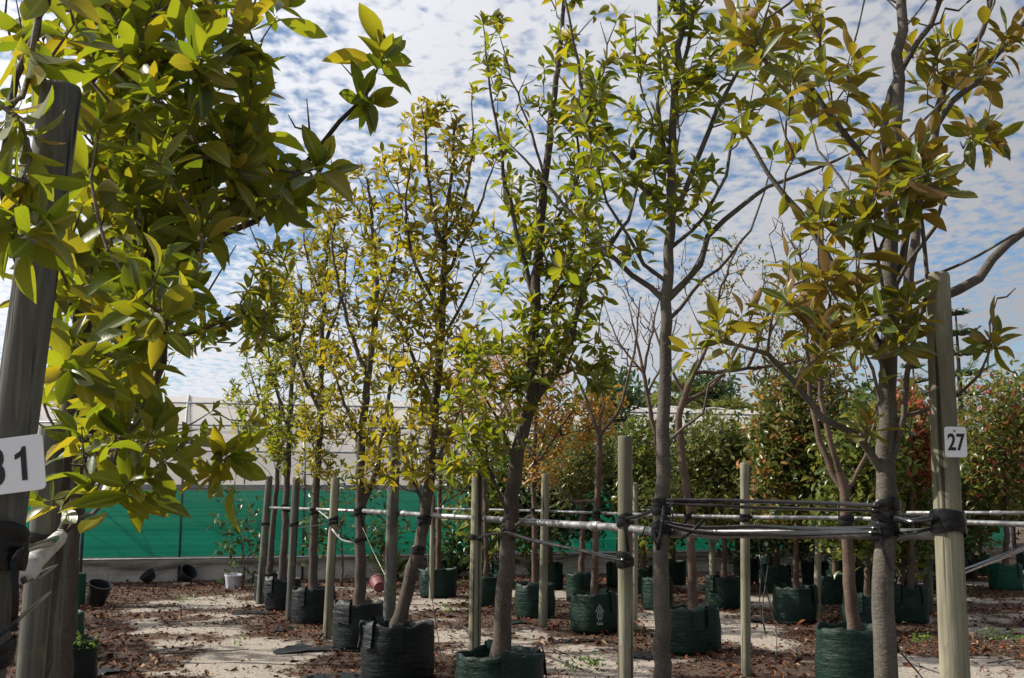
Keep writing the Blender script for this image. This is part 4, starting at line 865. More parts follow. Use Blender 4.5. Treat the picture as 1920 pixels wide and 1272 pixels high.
shrub('round-leaved bush turning yellow and orange, sky above it', 1492, 15.4, [(1480, 780, 60, 90, 120, .7), (1530, 840, 60, 80, 100, .7), (1470, 880, 55, 60, 70, .6), (1455, 810, 40, 70, 40, .5), (1520, 720, 60, 60, 50, .5), (1480, 960, 60, 40, 40, .5)], 'autumn_mixed', .075, 13, .10, 45)
shrub('dark green bush filling the gap behind the thick grey trunk', 1625, 14.2, [(1610, 900, 60, 80, 100, .6), (1640, 830, 50, 60, 60, .6), (1580, 960, 50, 50, 50, .5), (1620, 1000, 50, 30, 30, .5)], 'shrub_green', .085, 13, .10, 46)
shrub('deep green bush standing low behind the leaf-strewn aisle', 1455, 20.2, [(1440, 960, 60, 50, 70, .7), (1500, 980, 60, 40, 50, .7)], 'shrub_dark', .085, 14, .11, 47)
shrub('olive bush low against the far bags', 1565, 18.0, [(1560, 880, 60, 70, 80, .7), (1560, 970, 60, 50, 60, .7)], 'shrub_olive', .08, 14, .11, 48)
for i, (x, d, y, mt, lab) in enumerate([(1030, 21.0, 880, 'shrub_dark', 'dark leafy bush behind the orange autumn tree'), (940, 21.5, 900, 'shrub_green', 'green bush against the net behind the leaning trunk'), (1260, 22.0, 860, 'shrub_dark', 'dark tall bush between the palms and the bags'), (1440, 24.5, 870, 'shrub_dark', 'dark bush behind the yellowing bush'), (1570, 23.5, 830, 'shrub_green', 'tall green bush behind the leafless forked tree'), (1680, 23.0, 850, 'shrub_dark', 'tall dark bush behind the thick grey trunk'), (1790, 24.0, 880, 'shrub_green', 'green bush between the star-shaped pine and the speckled tree')]):
    shrub(lab, x, d, [(x, y, 60, 60, 70, 1.0), (x + 15, y + 80, 65, 60, 70, 1.0), (x - 25, y + 40, 50, 60, 40, 1.0)], mt, .11, 14, .15, 180 + i, name='leafy_shrub')
for i, (x, d, mt, lab) in enumerate([(1400, 22.5, 'shrub_dark', 'low dark bush before the net end'), (1530, 21.5, 'shrub_green', 'low green bush between the second and third rows of bags'), (1610, 20.5, 'shrub_dark', 'dark bush in the shade behind the thick trunk'), (1760, 21.0, 'shrub_dark', 'dark bush showing right of the dark grey post'), (1665, 19.0, 'shrub_green', 'mid green bush low between trunk and post 27')]):
    shrub(lab, x, d, [(x, 985, 60, 50, 60, .8), (x + 10, 920, 55, 45, 50, .8)], mt, .10, 14, .13, 160 + i)
shrub('scarlet-leaved tree glowing behind post 27', 1708, 15.3, [(1712, 790, 32, 60, 60, .5), (1730, 860, 40, 50, 50, .5), (1700, 870, 40, 50, 36, .5)], 'red', .075, 13, .09, 49, name='red_tree', cat='tree')
shrub('dense green bush under the scarlet tree', 1690, 16.0, [(1700, 930, 60, 60, 90, .6), (1700, 1010, 55, 50, 60, .6), (1660, 970, 40, 50, 40, .5)], 'shrub_green', .08, 14, .10, 50)
shrub('green and red speckled tree beyond the right-hand pipes', 1886, 20.8, [(1860, 810, 60, 70, 80, .8), (1890, 880, 60, 60, 80, .8), (1830, 900, 40, 60, 46, .6), (1850, 730, 40, 40, 16, .5), (1920, 800, 40, 70, 40, .7)], 'red_green', .085, 12, .13, 51, name='red_speckled_tree', cat='tree')
shrub('yellow-green tree at the far edge beyond the right-hand bags', 1930, 27.0, [(1915, 770, 50, 60, 60, 1.0), (1940, 850, 60, 60, 50, 1.0)], 'shrub_olive', .13, 13, .16, 52, name='broadleaf_tree', cat='tree')
shrub('leafy green hedge plant beside the white tank', 1835, 25.0, [(1835, 950, 50, 40, 50, .7), (1800, 900, 40, 50, 40, .7), (1900, 940, 40, 40, 40, .7)], 'shrub_green', .10, 13, .13, 53)
# climbing weeds against the net
for i, (x, d, bl, lab) in enumerate([(455, 21.2, [(440, 985, 45, 50, 20, .3), (470, 1050, 35, 40, 16, .3)], 'dark climbing weed sprawling on the net beside the white bucket'), (640, 21.6, [(640, 960, 45, 50, 18, .3), (600, 1000, 50, 40, 16, .3)], 'thin vine on the net behind the middle posts'), (720, 21.8, [(715, 975, 35, 50, 22, .3), (700, 1030, 40, 40, 14, .3)], 'leafy vine on the net above the pink pot'), (880, 22.2, [(870, 985, 50, 50, 50, .4), (900, 1040, 50, 30, 30, .4)], 'bushy vine on the net behind the leaning post')]):
    shrub(lab, x, d, bl, 'shrub_dark', .11, 5, .10, 60 + i, name='climbing_weed', w=5, z=0.0, cat='weed')
def flax(label, x, y, h, n, seed, mat='shrub_dark', wide=.5):
    rng = np.random.default_rng(seed); b = G(x, y); D = []; L = []; pos = []; N = []
    for i in range(n):
        a = rng.uniform(0, 6.28); el = rng.uniform(.5, 1.35); D.append([math.cos(a) * math.cos(el), math.sin(a) * math.cos(el), math.sin(el)]); L.append(h * rng.uniform(.6, 1.1)); pos.append(np.array(b) + rng.normal(0, .04, 3) * [1, 1, 0]); N.append([-math.cos(a), -math.sin(a), 1.2])
    root = thing('strap_leaf_clump', label, 'plant', b, 'strap-leaved clumps')
    T = [leaf_template(4, c, .8, 0, 'narrow') for c in (.25, .5, .05)]; L = np.array(L)
    Mx = frames(np.array(D), np.array(N), L, np.full(n, wide)); pick = rng.integers(0, 3, n)
    joined_leaves('blades', T, Mx, np.array(pos), pick, M[mat], root, np.array(b))
flax('dark strap-leaved clump at the foot of the net behind the twin-stemmed tree', 845, 1085, .95, 60, 71); flax('low brown-green grassy clump beside the pink pot', 735, 1088, .7, 50, 72, 'shrub_olive'); flax('grassy tuft behind the bag with the printed mark', 1075, 1070, .6, 40, 73, 'shrub_olive')
def norfolk(label, x, ytop, ybot, d, seed):
    rng = np.random.default_rng(seed); top = P(x, ytop, d); b = Vector((top.x, d, 0)); root = thing('norfolk_pine', label, 'tree', b); org = np.array(b)
    mb = MB(); mb.tube([b, top * .5 + b * .5, top], [.13, .08, .02], 8); mb.build('trunk', M['twig_dark'], root, origin=b)
    pos, D, N, L = [], [], [], []; z1 = P(x, ytop, d).z; z0 = P(x, ybot, d).z; nt = 9; tw = MB()
    for i in range(nt):
        t = i / (nt - 1); z = z1 + (z0 - z1) * t; ln = .25 + 1.25 * t ** .8
        for k in range(6):
            a = k * 1.047 + i * .5 + rng.normal(0, .1); pts = [Vector((b.x + math.cos(a) * ln * u, b.y + math.sin(a) * ln * u, z - .10 * ln * math.sin(u * 2.4) + .30 * ln * u * u)) for u in (0, .25, .5, .75, 1)]
            tw.tube(pts, [.022, .018, .014, .011, .006], 5)
            for u in np.linspace(.12, 1, int(16 + 26 * t)):
                j = min(3, int(u * 4)); q = pts[j].lerp(pts[j + 1], u * 4 - j)
                for s in (-1, 1):
                    dv = Vector((math.cos(a + s * 1.0), math.sin(a + s * 1.0), .35 + rng.normal(0, .15))); pos.append(q); D.append(dv); N.append((0, 0, 1)); L.append(rng.uniform(.16, .30) * (1.1 - .5 * u))
    tag(tw.build('branches', M['twig_dark'], root, origin=b), None, None, kind='stuff')
    L = np.array(L); T = [leaf_template(4, .1, .4, 0, 'narrow')] * 2
    joined_leaves('needle_shoots', T, frames(np.array(D, float), np.array(N, float), L, np.full(len(L), 1.0)), np.array(pos), rng.integers(0, 2, len(L)), M['shrub_dark'], root, org)
norfolk('tiered dark green star-shaped pine behind post 27', 1792, 590, 890, 24.0, 81)
norfolk('small tiered pine peeking out beside the grey magnolia trunk', 1712, 690, 900, 27.0, 82)
def palm(label, x, y, d, r, seed):
    rng = np.random.default_rng(seed); c = P(x, y, d); b = Vector((c.x, d, 0)); root = thing('fan_palm', label, 'palm', b, 'palms beyond the tunnel'); mb = MB(); mb.tube([b, Vector((c.x, d, c.z * .6)), c], [.35, .3, .3], 8); mb.build('trunk', M['twig_dark'], root, origin=b)
    pos, D, N, L = [], [], [], []
    for i in range(34):
        a = rng.uniform(0, 6.28); el = rng.uniform(-.5, 1.45); ax = Vector((math.cos(a) * math.cos(el), math.sin(a) * math.cos(el), math.sin(el))); hub = c + ax * r * .45; side = ax.cross(Vector((0, 0, 1))).normalized()
        for k in range(11):
            f = (k - 5) / 5 * 1.15; pos.append(hub); D.append(ax * math.cos(f) + side * math.sin(f) + Vector((0, 0, -.15))); N.append((0, 0, 1)); L.append(r * rng.uniform(.5, .65))
    L = np.array(L); joined_leaves('fronds', [leaf_template(4, .35, .6, 0, 'narrow')], frames(np.array(D, float), np.array(N, float), L, np.full(len(L), .55)), np.array(pos), np.zeros(len(L), int), M['shrub_olive'], root, np.array(b))
palm('spiky fan palm showing over the white roof', 1372, 795, 38, 1.15, 91)
palm('darker shaggy palm crown beside the round far tree', 1270, 765, 42, 1.4, 92)
def far_tree(label, x, y, rx, ry, d, seed, mat='far', leafL=.4, n=420, name='far_tree'):
    p = P(x, y + ry, d)
    return other(name, label, [(x, y + ry), (x + 3, y)], d, (10, 5), [([(x, y + ry * .6), (x - rx * .5, y)], .3, 5, 3), ([(x, y + ry * .6), (x + rx * .5, y)], .3, 5, 3)], [(x, y, rx, ry, n // 8, d, rx * d / FPX), (x - rx * .3, y - ry * .1, rx * .6, ry * .7, n // 10, d, 1), (x + rx * .35, y + ry * .1, rx * .55, ry * .6, n // 10, d, 1)], mat, leafL, 14, leafL * 1.1, seed, 'oval', z=0.0, tipr=.012, group='trees far behind the nursery')
far_tree('round dark far tree between the palms', 1325, 745, 45, 38, 44, 101, 'shrub_dark', .28)
far_tree('grey-green pine crown beyond the tunnel', 1222, 775, 55, 30, 50, 102, 'far', .32)
far_tree('low grey-green tree beyond the tunnel end', 1420, 850, 60, 30, 48, 103, 'far', .3)
far_tree('dark far tree closing the view behind the scarlet tree', 1640, 800, 90, 70, 40, 104, 'shrub_dark', .34, 560)
far_tree('far green tree behind the star-shaped pine', 1780, 900, 90, 70, 36, 105, 'shrub_green', .3, 620)
far_tree('far bushy tree behind the white tank', 1900, 900, 90, 60, 40, 106, 'far', .32, 560)
far_tree('low far tree right of the view end', 2010, 900, 90, 80, 38, 107, 'shrub_green', .32, 500)
far_tree('far tree behind the orange bush', 1530, 880, 80, 70, 42, 108, 'shrub_green', .32, 500)
# low white building beyond the tunnel
def barn():
    a = P(1180, 850, 40); root = thing('white_roofed_shed', 'low shed with a white roof seen over the bushes', 'building', (a.x, 40, 0)); o = Vector((a.x, 40, 0)); mb = MB(); mb.box(Vector((a.x + 5, 42, 1.5)), (14, 4, 3.0)); mb.build('wall', M['board'], root, False, origin=o)
    mb = MB(); zr = P(1300, 816, 42).z; x0, x1 = a.x - 2.4, a.x + 12.4
    mb.add([(x0, 39.6, 2.95), (x1, 39.6, 2.95), (x1, 42, zr), (x0, 42, zr), (x1, 44.4, 2.95), (x0, 44.4, 2.95), (x0, 39.6, 2.87), (x1, 39.6, 2.87)], [(0, 1, 2, 3), (3, 2, 4, 5), (6, 7, 1, 0)]); mb.build('roof', M['white_roof'], root, False, origin=o)
barn()
# ------------------------------------------------------------------ grow bags
def bag_at(label, tr, r, h, seed, **k): q = tr[0]; return bag(label, (q.x, q.y), r, h, seed, **k)
bag_at('green grow bag holding the thick grey trunk beside post 27', tr27, .30, .46, 1)
bag_at('green grow bag under the slim strapped magnolia', tr12, .30, .46, 2)
bag_at('open green grow bag with a torn folded rim at the foot of the leaning post', tr95, .325, .46, 3, flaps=4)
bag_at('big blackish grow bag with a crumpled rim under the bent golden magnolia', tr77, .32, .50, 4, mat='bag_black', flaps=4)
bag_at('wide dark bag with curled rim under the low-forking magnolia', tr67, .29, .49, 5, mat='bag_black', flaps=3)
bag_at('smooth black bag under the straight magnolia trunk', tr59, .28, .46, 6, mat='bag_black')
bag_at('black bag second from the net end of its row', tr53, .26, .45, 7, mat='bag_black')
bag_at('narrow black bag closest to the net end of its row', tr50, .22, .44, 8, mat='bag_black', lean=-.05)
bag_at('green bag behind post 31', trL, .29, .45, 9)
bag_at('green bag of the second left-row tree', trM, .27, .45, 10)
bag_at('dark bag overgrown with clover on the left row', trN, .24, .45, 11, mat='bag_black', flaps=1)
bag_at('green bag with a bright rim tucked behind the clover bag', trO, .20, .45, 12, mat='bag_bright')
bag_at('tall deep green bag in front, holding the leafless forked tree', trA, .30, .60, 13, flaps=3)
bag_at('plain green bag under the sparse dark-limbed tree', trB, .30, .47, 14)
bag_at('green bag printed with a white triangle mark', trC, .30, .46, 15, emblem=True)
bag_at('green bag under the orange autumn tree', trD, .27, .46, 16)
bag_at('green bag under the pinkish autumn tree', trE, .27, .46, 17)
bag_at('wide green bag under the twin-stemmed tree', trF, .31, .46, 18)
bag_at('green bag under the bare fan-branched tree', trG, .24, .45, 19)
def gb(label, x, d, r, h, seed, **k): q = GX(x, d); return bag(label, (q.x, q.y), r, h, seed, **k)
gb('green bag under the rosemary-green shrub', 1090, 18.4, .24, .45, 20); gb('pale-sided green bag left of the pale tall post', 1160, 21.5, .22, .44, 21); gb('green bag under the glossy rounded shrub', 1205, 20.0, .24, .44, 22)
gb('wrinkled green bag under the broad olive bush', 1357, 17.4, .275, .46, 23); gb('sunlit green bag with a torn top under the yellowing bush', 1492, 15.4, .29, .46, 24, flaps=3); gb('dark bag right behind the thick grey trunk', 1625, 14.2, .26, .46, 25)
gb('dark bag under the deep green low bush', 1455, 20.2, .28, .48, 26); gb('bag under the low olive bush', 1565, 18.0, .27, .46, 27); gb('bag under the scarlet tree', 1708, 15.3, .24, .46, 28); gb('bag under the dense green bush behind post 27', 1690, 16.0, .24, .46, 29)
for i, (x, d, lab) in enumerate([(1030, 21.0, 'bag under the dark leafy bush behind the autumn tree'), (940, 21.5, 'bag under the green bush against the net'), (1260, 22.0, 'bag under the dark tall bush by the palms'), (1440, 24.5, 'bag under the dark bush behind the yellowing bush'), (1570, 23.5, 'bag under the tall green bush behind the forked tree'), (1680, 23.0, 'bag under the tall dark bush behind the grey trunk'), (1790, 24.0, 'bag under the green bush by the speckled tree')]): gb(lab, x, d, .26, .46, 190 + i)
for i, (x, d, lab) in enumerate([(1400, 22.5, 'bag under the low dark bush before the net end'), (1530, 21.5, 'bag under the low green bush between rows'), (1610, 20.5, 'bag under the dark bush behind the thick trunk'), (1760, 21.0, 'bag under the dark bush by the dark grey post'), (1665, 19.0, 'bag under the mid green low bush')]): gb(lab, x, d, .26, .46, 170 + i)
gb('bright green bag beyond the leaf-strewn right aisle', 1886, 20.8, .29, .45, 30, mat='bag_bright'); gb('green bag under the hedge plant by the white tank', 1835, 25.0, .27, .45, 31); gb('green bag farthest down the right-hand side', 1930, 27.0, .28, .45, 32)
q = G(143, 1142); bag('tall bright green bag at the end of the left row', (q.x, q.y), .125, .52, 33, mat='bag_bright', flaps=1)
# clover on the bag rim
def weed(label, base, r, n, L, seed, name='weed_clump', zspread=.05):
    rng = np.random.default_rng(seed); base = Vector(base); a = rng.uniform(0, 6.28, n); rr = r * np.sqrt(rng.uniform(0, 1, n)); pos = np.stack([base.x + rr * np.cos(a), base.y + rr * np.sin(a), base.z + np.abs(rng.normal(0, zspread, n)) + .005], 1)
    root = thing(name, label, 'weed', base, 'green weeds on the ground'); el = rng.uniform(.1, 1.1, n); b2 = rng.uniform(0, 6.28, n)
    D = np.stack([np.cos(b2) * np.cos(el), np.sin(b2) * np.cos(el), np.sin(el)], 1); N = np.array([0, 0, 1.])[None] + rng.normal(0, .4, (n, 3)); Ls = L * rng.uniform(.6, 1.3, n)
    joined_leaves('leaves', TPL['oval'], frames(D, N, Ls, np.full(n, 1.0)), pos, rng.integers(0, 2, n), M['weed'], root, np.array(base))
weed('bright clover spilling over the rim of a left-row bag', (trN[0].x + .1, trN[0].y - .12, .40), .17, 160, .04, 1, 'clover')
for i, (x, y, r, n, lab) in enumerate([(1885, 1200, .28, 130, 'leafy green weed patch right of post 27'), (1800, 1215, .10, 40, 'small weed tuft near the foot of post 27'), (1110, 1252, .13, 70, 'feathery weed tuft in the litter before the pale tall post'), (1070, 1262, .07, 34, 'little bright weed beside the open green bag'), (718, 1145, .06, 24, 'weed sprig in the sand between two dark bags'), (345, 1130, .16, 40, 'yellow-green seedlings in the aisle'), (450, 1210, .08, 24, 'seedling tuft in the shaded aisle'), (1195, 1185, .12, 60, 'weed growing at the back of the slim magnolia bag'), (840, 1150, .10, 40, 'low weeds before the twin-stemmed tree bag'), (1540, 1195, .08, 30, 'small weed before the sunlit bag'), (1730, 1205, .14, 60, 'low green weeds between the thick trunk and post 27')]):
    weed(lab, G(x, y), r, n, .045, 10 + i)

# ------------------------------------------------------------------ posts
def post_px(label, xt, yt, xb, yb, d, wpx, seed, mat='post', taper=.93):
    a = P(xt, yt, d); b = P(xb, yb, d); f = along(a, b, 0.0); r = wpx * d / FPX / 2
    post(label, a, f, r, r * taper, seed, mat); return a, f, r
p27 = post_px('stout pale post carrying the tag 27', 1757, 513, 1789, 1230, 4.7, 57, 1, taper=.80)
p31 = post_px('grey weathered post carrying the tag 31', 116, 162, -12, 1100, 2.8, 90, 2, 'post_grey', .86)
pA1 = post_px('tall pale post standing in front of the bag with the printed mark', 1172, 818, 1173, 1250, 7.3, 29, 3)
pA2 = post_px('leaning pale post behind the open torn-rimmed bag', 896, 872, 890, 1190, 9.4, 23, 4)
pA3 = post_px('brown post rising through leaves behind the big blackish bag', 741, 800, 731, 1120, 11.2, 23, 5, 'post_grey')
pA4 = post_px('narrow post with a loose white band left of the low-forking tree', 629, 896, 614, 1185, 13.4, 17, 6)
pA5 = post_px('post beside the smooth black bag', 556, 895, 543, 1150, 15.4, 15, 7, 'post_grey')
pA6 = post_px('row-end post closest to the green net', 505, 893, 491, 1075, 18.0, 14, 8, 'post_grey')
pC1 = post_px('bare pale post standing alone in the litter', 1396, 868, 1399, 1250, 10.7, 18, 9)
pC2 = post_px('pale post between the autumn tree and the bare sapling', 1023, 888, 1018, 1160, 14.9, 16, 10)
pC3 = post_px('thin post beside the twin-stemmed tree', 812, 930, 810, 1065, 19.0, 10, 11)
pD0 = post_px('thin post just behind the tall pale post', 1192, 905, 1190, 1120, 15.5, 11, 12)
pD1 = post_px('post beside the sunlit torn-topped bag', 1536, 905, 1532, 1155, 15.3, 13, 13)
pD2 = post_px('short-looking pale post under the broad olive bush', 1334, 985, 1336, 1080, 17.6, 12, 14)
pE1 = post_px('dark grey post half hidden behind post 27', 1735, 852, 1742, 1140, 16.4, 17, 15, 'post_grey')
pB1 = post_px('brown rough post right behind post 31', 100, 800, 55, 1272, 4.3, 52, 16, 'post_grey'); pB2 = post_px('second brown post of the left row', 122, 880, 96, 1190, 6.2, 34, 17, 'post_grey'); pB3 = post_px('third post of the left row', 128, 900, 115, 1130, 8.6, 22, 18, 'post_grey')

# ------------------------------------------------------------------ tags
def tag_sign(label, text, center, xdir, up, w, h, glyph, seed, hole=(0, .36), one=None, shift=0.0):
    x = Vector(xdir).normalized(); u = Vector(up).normalized(); n = x.cross(u).normalized(); c = Vector(center)
    root = thing('number_tag', label, 'tag', c, 'number tags nailed to posts'); rot = Matrix((x, u, n)).transposed()
    m = []; rr = .012
    for (sx, sy, a0) in ((1, 1, 0), (-1, 1, 90), (-1, -1, 180), (1, -1, 270)):
        for k in range(6):
            a = R(a0 + k * 18); m.append((sx * (w / 2 - rr) + rr * math.cos(a), sy * (h / 2 - rr) + rr * math.sin(a)))
    k = len(m); V = [rot @ Vector((a, b, z)) for z in (-.0015, .0015) for a, b in m]
    F = [tuple(range(k - 1, -1, -1)), tuple(range(k, 2 * k))] + [(i, (i + 1) % k, k + (i + 1) % k, k + i) for i in range(k)]
    pl = obj('plate', mesh_from('plate', V, F, False), M['tag_white'], root)
    cu = bpy.data.curves.new('digits', 'FONT'); cu.body = text; cu.size = glyph; cu.align_x = 'CENTER'; cu.align_y = 'CENTER'; cu.extrude = .0006; cu.offset = glyph * .022; cu.space_character = 1.02
    to = bpy.data.objects.new('digits_src', cu); C.objects.link(to); bpy.context.view_layer.update()
    me = bpy.data.meshes.new_from_object(to.evaluated_get(bpy.context.evaluated_depsgraph_get())); bpy.data.objects.remove(to)
    me.materials.clear()
    me.transform(Matrix.Translation(n * .0024 - u * glyph * .05 + x * shift) @ rot.to_4x4() @ Matrix.Diagonal((.92, 1.12, 1, 1))); o = obj('digits', me, M['tag_black'], pl)
    if one is not None:            # a numeral one with its flag
        def pt(a, b): return (x * (one + a * glyph) + u * (b * glyph - .0) + n * .0030)
        mb = MB(); poly = [(.03, -.36), (.15, -.36), (.15, .37), (.07, .37), (.03, .28), (-.10, .21), (-.10, .10), (.03, .16)]
        mb.add([pt(*q) for q in poly], [tuple(range(8))]); mb.build('digits', M['tag_black'], pl)
    mb = MB(); p = x * hole[0] * w + u * hole[1] * h; mb.tube([p + n * .0005, p + n * .004, p + n * .0055], [.0052, .0052, .003], 12); mb.build('nail', M['nail'], pl)
    return root
ax27 = (p27[0] - p27[1]).normalized(); c27 = along(p27[0], p27[1], P(1770, 828, 4.7).z)
d27 = Vector((-.25, -1, 0)).normalized() * -1
n27 = Vector((.34, -1, 0)).normalized(); x27 = Vector((1, .34, 0)).normalized()
tag_sign('small white tag with black number 27 nailed to the stout post', '27', P(1792, 829, 4.7 - p27[2] - .012), (1, .22, 0), ax27, .100, .125, .085, 1, (-.05, .36))
ax31 = (p31[0] - p31[1]).normalized(); dd = 2.8 - p31[2] * 1.08
tag_sign('white tag with black number 31 on the weathered post', '3', P(10, 874, dd), (1, 0, .13), Vector((-.13, 0, 1)), .19, .135, .112, 2, (-.10, .30), one=.036, shift=-.021)

# ------------------------------------------------------------------ pipes
def row_pipe(label, pts, r=.021, joints=(), mat='steel'): return pipe(label, [P(*p) for p in pts], r, mat, joints=joints)
row_pipe('long pipe along the magnolia row from post 27 past the pale tall post', [(1760, 1002, 4.85), (1245, 1000, 6.62), (1172, 990, 7.4), (958, 977, 8.95), (893, 972, 9.5)], .026, (.3, .62))
row_pipe('pipe along the magnolia row over the blackish bags', [(893, 972, 9.5), (800, 966, 10.6), (735, 962, 11.4), (676, 958, 12.8)], .025, (.5,))
row_pipe('far pipe along the magnolia row by the green net', [(676, 959, 12.8), (590, 955, 15.2), (500, 952, 18.2)], .020, (.4,))
row_pipe('pipe along the second row tied to the lone pale post', [(1960, 985, 7.2), (1600, 972, 9.3), (1397, 970, 10.8), (1290, 968, 12.4), (1118, 962, 14.4)], .019, (.3, .7))
row_pipe('pipe along the second row past the autumn trees', [(1118, 962, 14.4), (1020, 959, 15.0), (1003, 958, 16.0), (912, 956, 17.7), (815, 954, 19.2)], .019, (.5,))
row_pipe('upper right-hand pipe running towards the white tank', [(1700, 962, 13.0), (1860, 962, 12.5), (2050, 962, 12.0)], .022, (.5,)); row_pipe('pipe of the third row behind the bushes', [(1740, 966, 13.8), (1533, 961, 15.5), (1335, 958, 17.8), (1192, 956, 20)], .02)
row_pipe('open-ended white pipe lashed along the left row behind post 31', [(42, 1074, 3.05), (110, 1010, 4.2), (122, 985, 6.2), (126, 970, 8.6)], .028, (.02,), 'pvc')
# ------------------------------------------------------------------ straps
def trunk_axis(tr, z):
    for a, b in zip(tr[:-1], tr[1:]):
        if a.z <= z <= b.z: return along(a, b, z), (b - a)
    return tr[-1], tr[-1] - tr[-2]
def zat(y, d): return P(960, y, d).z
def wrap_trunk(label, tr, d, y0, y1, rpx, turns, seed, **k):
    z0, z1 = zat(y1, d), zat(y0, d); p, a = trunk_axis(tr, (z0 + z1) / 2); return wrap(label, p, a, rpx * d / FPX / 2, z0, z1, turns, seed, **k)
def wrap_post(label, pp, d, y0, y1, turns, seed, **k):
    return wrap(label, pp[1], pp[0] - pp[1], pp[2], zat(y1, d), zat(y0, d), turns, seed, **k)
wrap_trunk('broad black plastic band wound round the thick grey trunk', tr27, 4.9, 944, 1008, 46, 5, 1); wrap_post('broad black plastic band wound round post 27', p27, 4.7, 962, 998, 4, 2, tails=0)
wrap_trunk('upper black band on the slim strapped trunk', tr12, 6.5, 936, 962, 32, 3, 3); wrap_trunk('lower black band on the slim strapped trunk with loose ends', tr12, 6.5, 976, 1006, 32, 3, 4, tails=2)
wrap_post('upper black band on the tall pale post', pA1, 7.3, 968, 984, 2, 5); wrap_post('lower black band on the tall pale post', pA1, 7.3, 1040, 1060, 2, 6, tails=0)
wrap_trunk('black band round the trunk above the torn-rimmed bag', tr95, 8.8, 972, 1002, 26, 3, 7, tails=2); wrap_post('thin black band on the leaning pale post', pA2, 9.4, 1004, 1016, 1, 8, tails=0)
wrap_trunk('black band on the bent golden magnolia trunk', tr77, 10.5, 970, 982, 24, 2, 9); wrap_trunk('lower black band on the bent golden magnolia', tr77, 10.5, 1026, 1038, 25, 2, 10)
wrap_trunk('black bands on the low-forking trunk', tr67, 12.7, 952, 966, 22, 2, 11); wrap_trunk('lower band on the low-forking trunk', tr67, 12.7, 1008, 1016, 22, 1, 12, tails=0); wrap_post('black band on the narrow post with the white band', pA4, 13.4, 970, 984, 2, 13)
wrap_trunk('black band on the straight magnolia trunk by the net', tr59, 15.1, 952, 964, 17, 2, 14, tails=0); wrap_trunk('black band on the row-end magnolia', tr53, 17.1, 948, 958, 15, 2, 15, tails=0)
wrap_post('black band on the post beside the smooth black bag', pA5, 15.4, 978, 988, 1, 26, tails=0); wrap_post('black band on the row-end post', pA6, 18, 978, 988, 1, 27, tails=0)
wrap_trunk('black band on the bare sapling', trC, 14.3, 958, 972, 13, 2, 16); wrap_trunk('black band on the sparse tree trunk', trB, 12.3, 962, 976, 18, 2, 17); wrap_post('black band on the lone pale post', pC1, 10.7, 964, 978, 2, 18, tails=0); wrap_trunk('black band on the leafless forked tree', trA, 9.2, 966, 984, 26, 2, 19, tails=0)
wrap_trunk('black band on the orange autumn tree', trD, 15.9, 954, 966, 12, 2, 20, tails=0)
wrap_post('tangled black band round post 31', p31, 2.8, 1000, 1062, 4, 21, tails=3); wrap_post('low black band on post 31', p31, 2.8, 1215, 1240, 2, 22, tails=0); wrap_post('black band on the rough brown post behind post 31', pB1, 4.3, 1000, 1030, 2, 23)
def sp(label, pts, w, seed, **k): return strap(label, [P(*p) for p in pts], w, seed, **k)
dA, dB = 6.36, 4.78
sp('topmost tight strap between the slim and the thick trunk', [(1250, 939, dA), (1380, 940, 5.9), (1520, 943, 5.3), (1648, 948, dB)], .030, 1, twist=.3)
sp('second strap sagging under the topmost one', [(1250, 943, dA), (1390, 951, 5.9), (1520, 955, 5.3), (1648, 958, dB)], .026, 2)
sp('middle slack strap between the slim and the thick trunk', [(1246, 980, dA), (1320, 990, 6.1), (1420, 988, 5.7), (1540, 992, 5.2), (1646, 988, dB)], .034, 3)
sp('lowest heavy strap between the slim and the thick trunk', [(1246, 984, dA), (1310, 999, 6.0), (1400, 1002, 5.7), (1520, 1000, 5.2), (1646, 996, dB)], .045, 4)
sp('short strap from the thick grey trunk to post 27', [(1676, 972, 4.8), (1710, 978, 4.75), (1750, 972, 4.65)], .05, 5, flat=.35)
sp('low strap from the thick grey trunk to post 27', [(1676, 1002, 4.85), (1715, 998, 4.8), (1755, 990, 4.7)], .04, 6)
sp('strap from the tall pale post up to the slim trunk', [(1172, 974, 7.2), (1200, 968, 6.9), (1234, 952, 6.45)], .035, 7); sp('crossing loose strap end at the slim trunk', [(1246, 948, 6.35), (1240, 985, 6.33), (1231, 1032, 6.34)], .022, 8); sp('slanting strap end left of the slim trunk', [(1234, 955, 6.5), (1212, 980, 6.7), (1204, 1004, 6.75)], .022, 9)
sp('twisted strap end right of the slim trunk', [(1322, 973, 6.05), (1300, 995, 6.08), (1278, 1010, 6.1)], .028, 10)
sp('long strap drooping from the leaning magnolia to the tall pale post', [(950, 1000, 8.66), (1010, 1016, 8.2), (1080, 1030, 7.8), (1130, 1042, 7.5), (1170, 1050, 7.18)], .045, 11); sp('strap from the leaning magnolia to the leaning pale post', [(952, 998, 8.68), (920, 1002, 9.0), (893, 1010, 9.3)], .035, 12); sp('loose strap tail left of the leaning magnolia', [(934, 998, 8.75), (931, 1020, 8.75), (930, 1045, 8.77)], .018, 13)
sp('pale twisted strip on the pipe beside the leaning magnolia', [(966, 985, 8.7), (990, 968, 8.75), (1000, 966, 8.75)], .03, 14, mat='pale_strap', group='pale loose strips'); sp('pale looped band hanging from the narrow post', [(622, 992, 13.3), (640, 1012, 13.2), (664, 1018, 13.1)], .03, 15, mat='pale_strap', group='pale loose strips'); sp('pale cord slanting down from the low-forking trunk', [(680, 990, 12.5), (700, 1035, 12.3), (725, 1085, 11.4)], .018, 16, mat='pale_strap', group='pale loose strips'); sp('pale strip on the pipe beside the straight trunk', [(597, 958, 14.9), (610, 968, 14.6), (622, 978, 13.7)], .03, 17, mat='pale_strap', group='pale loose strips')
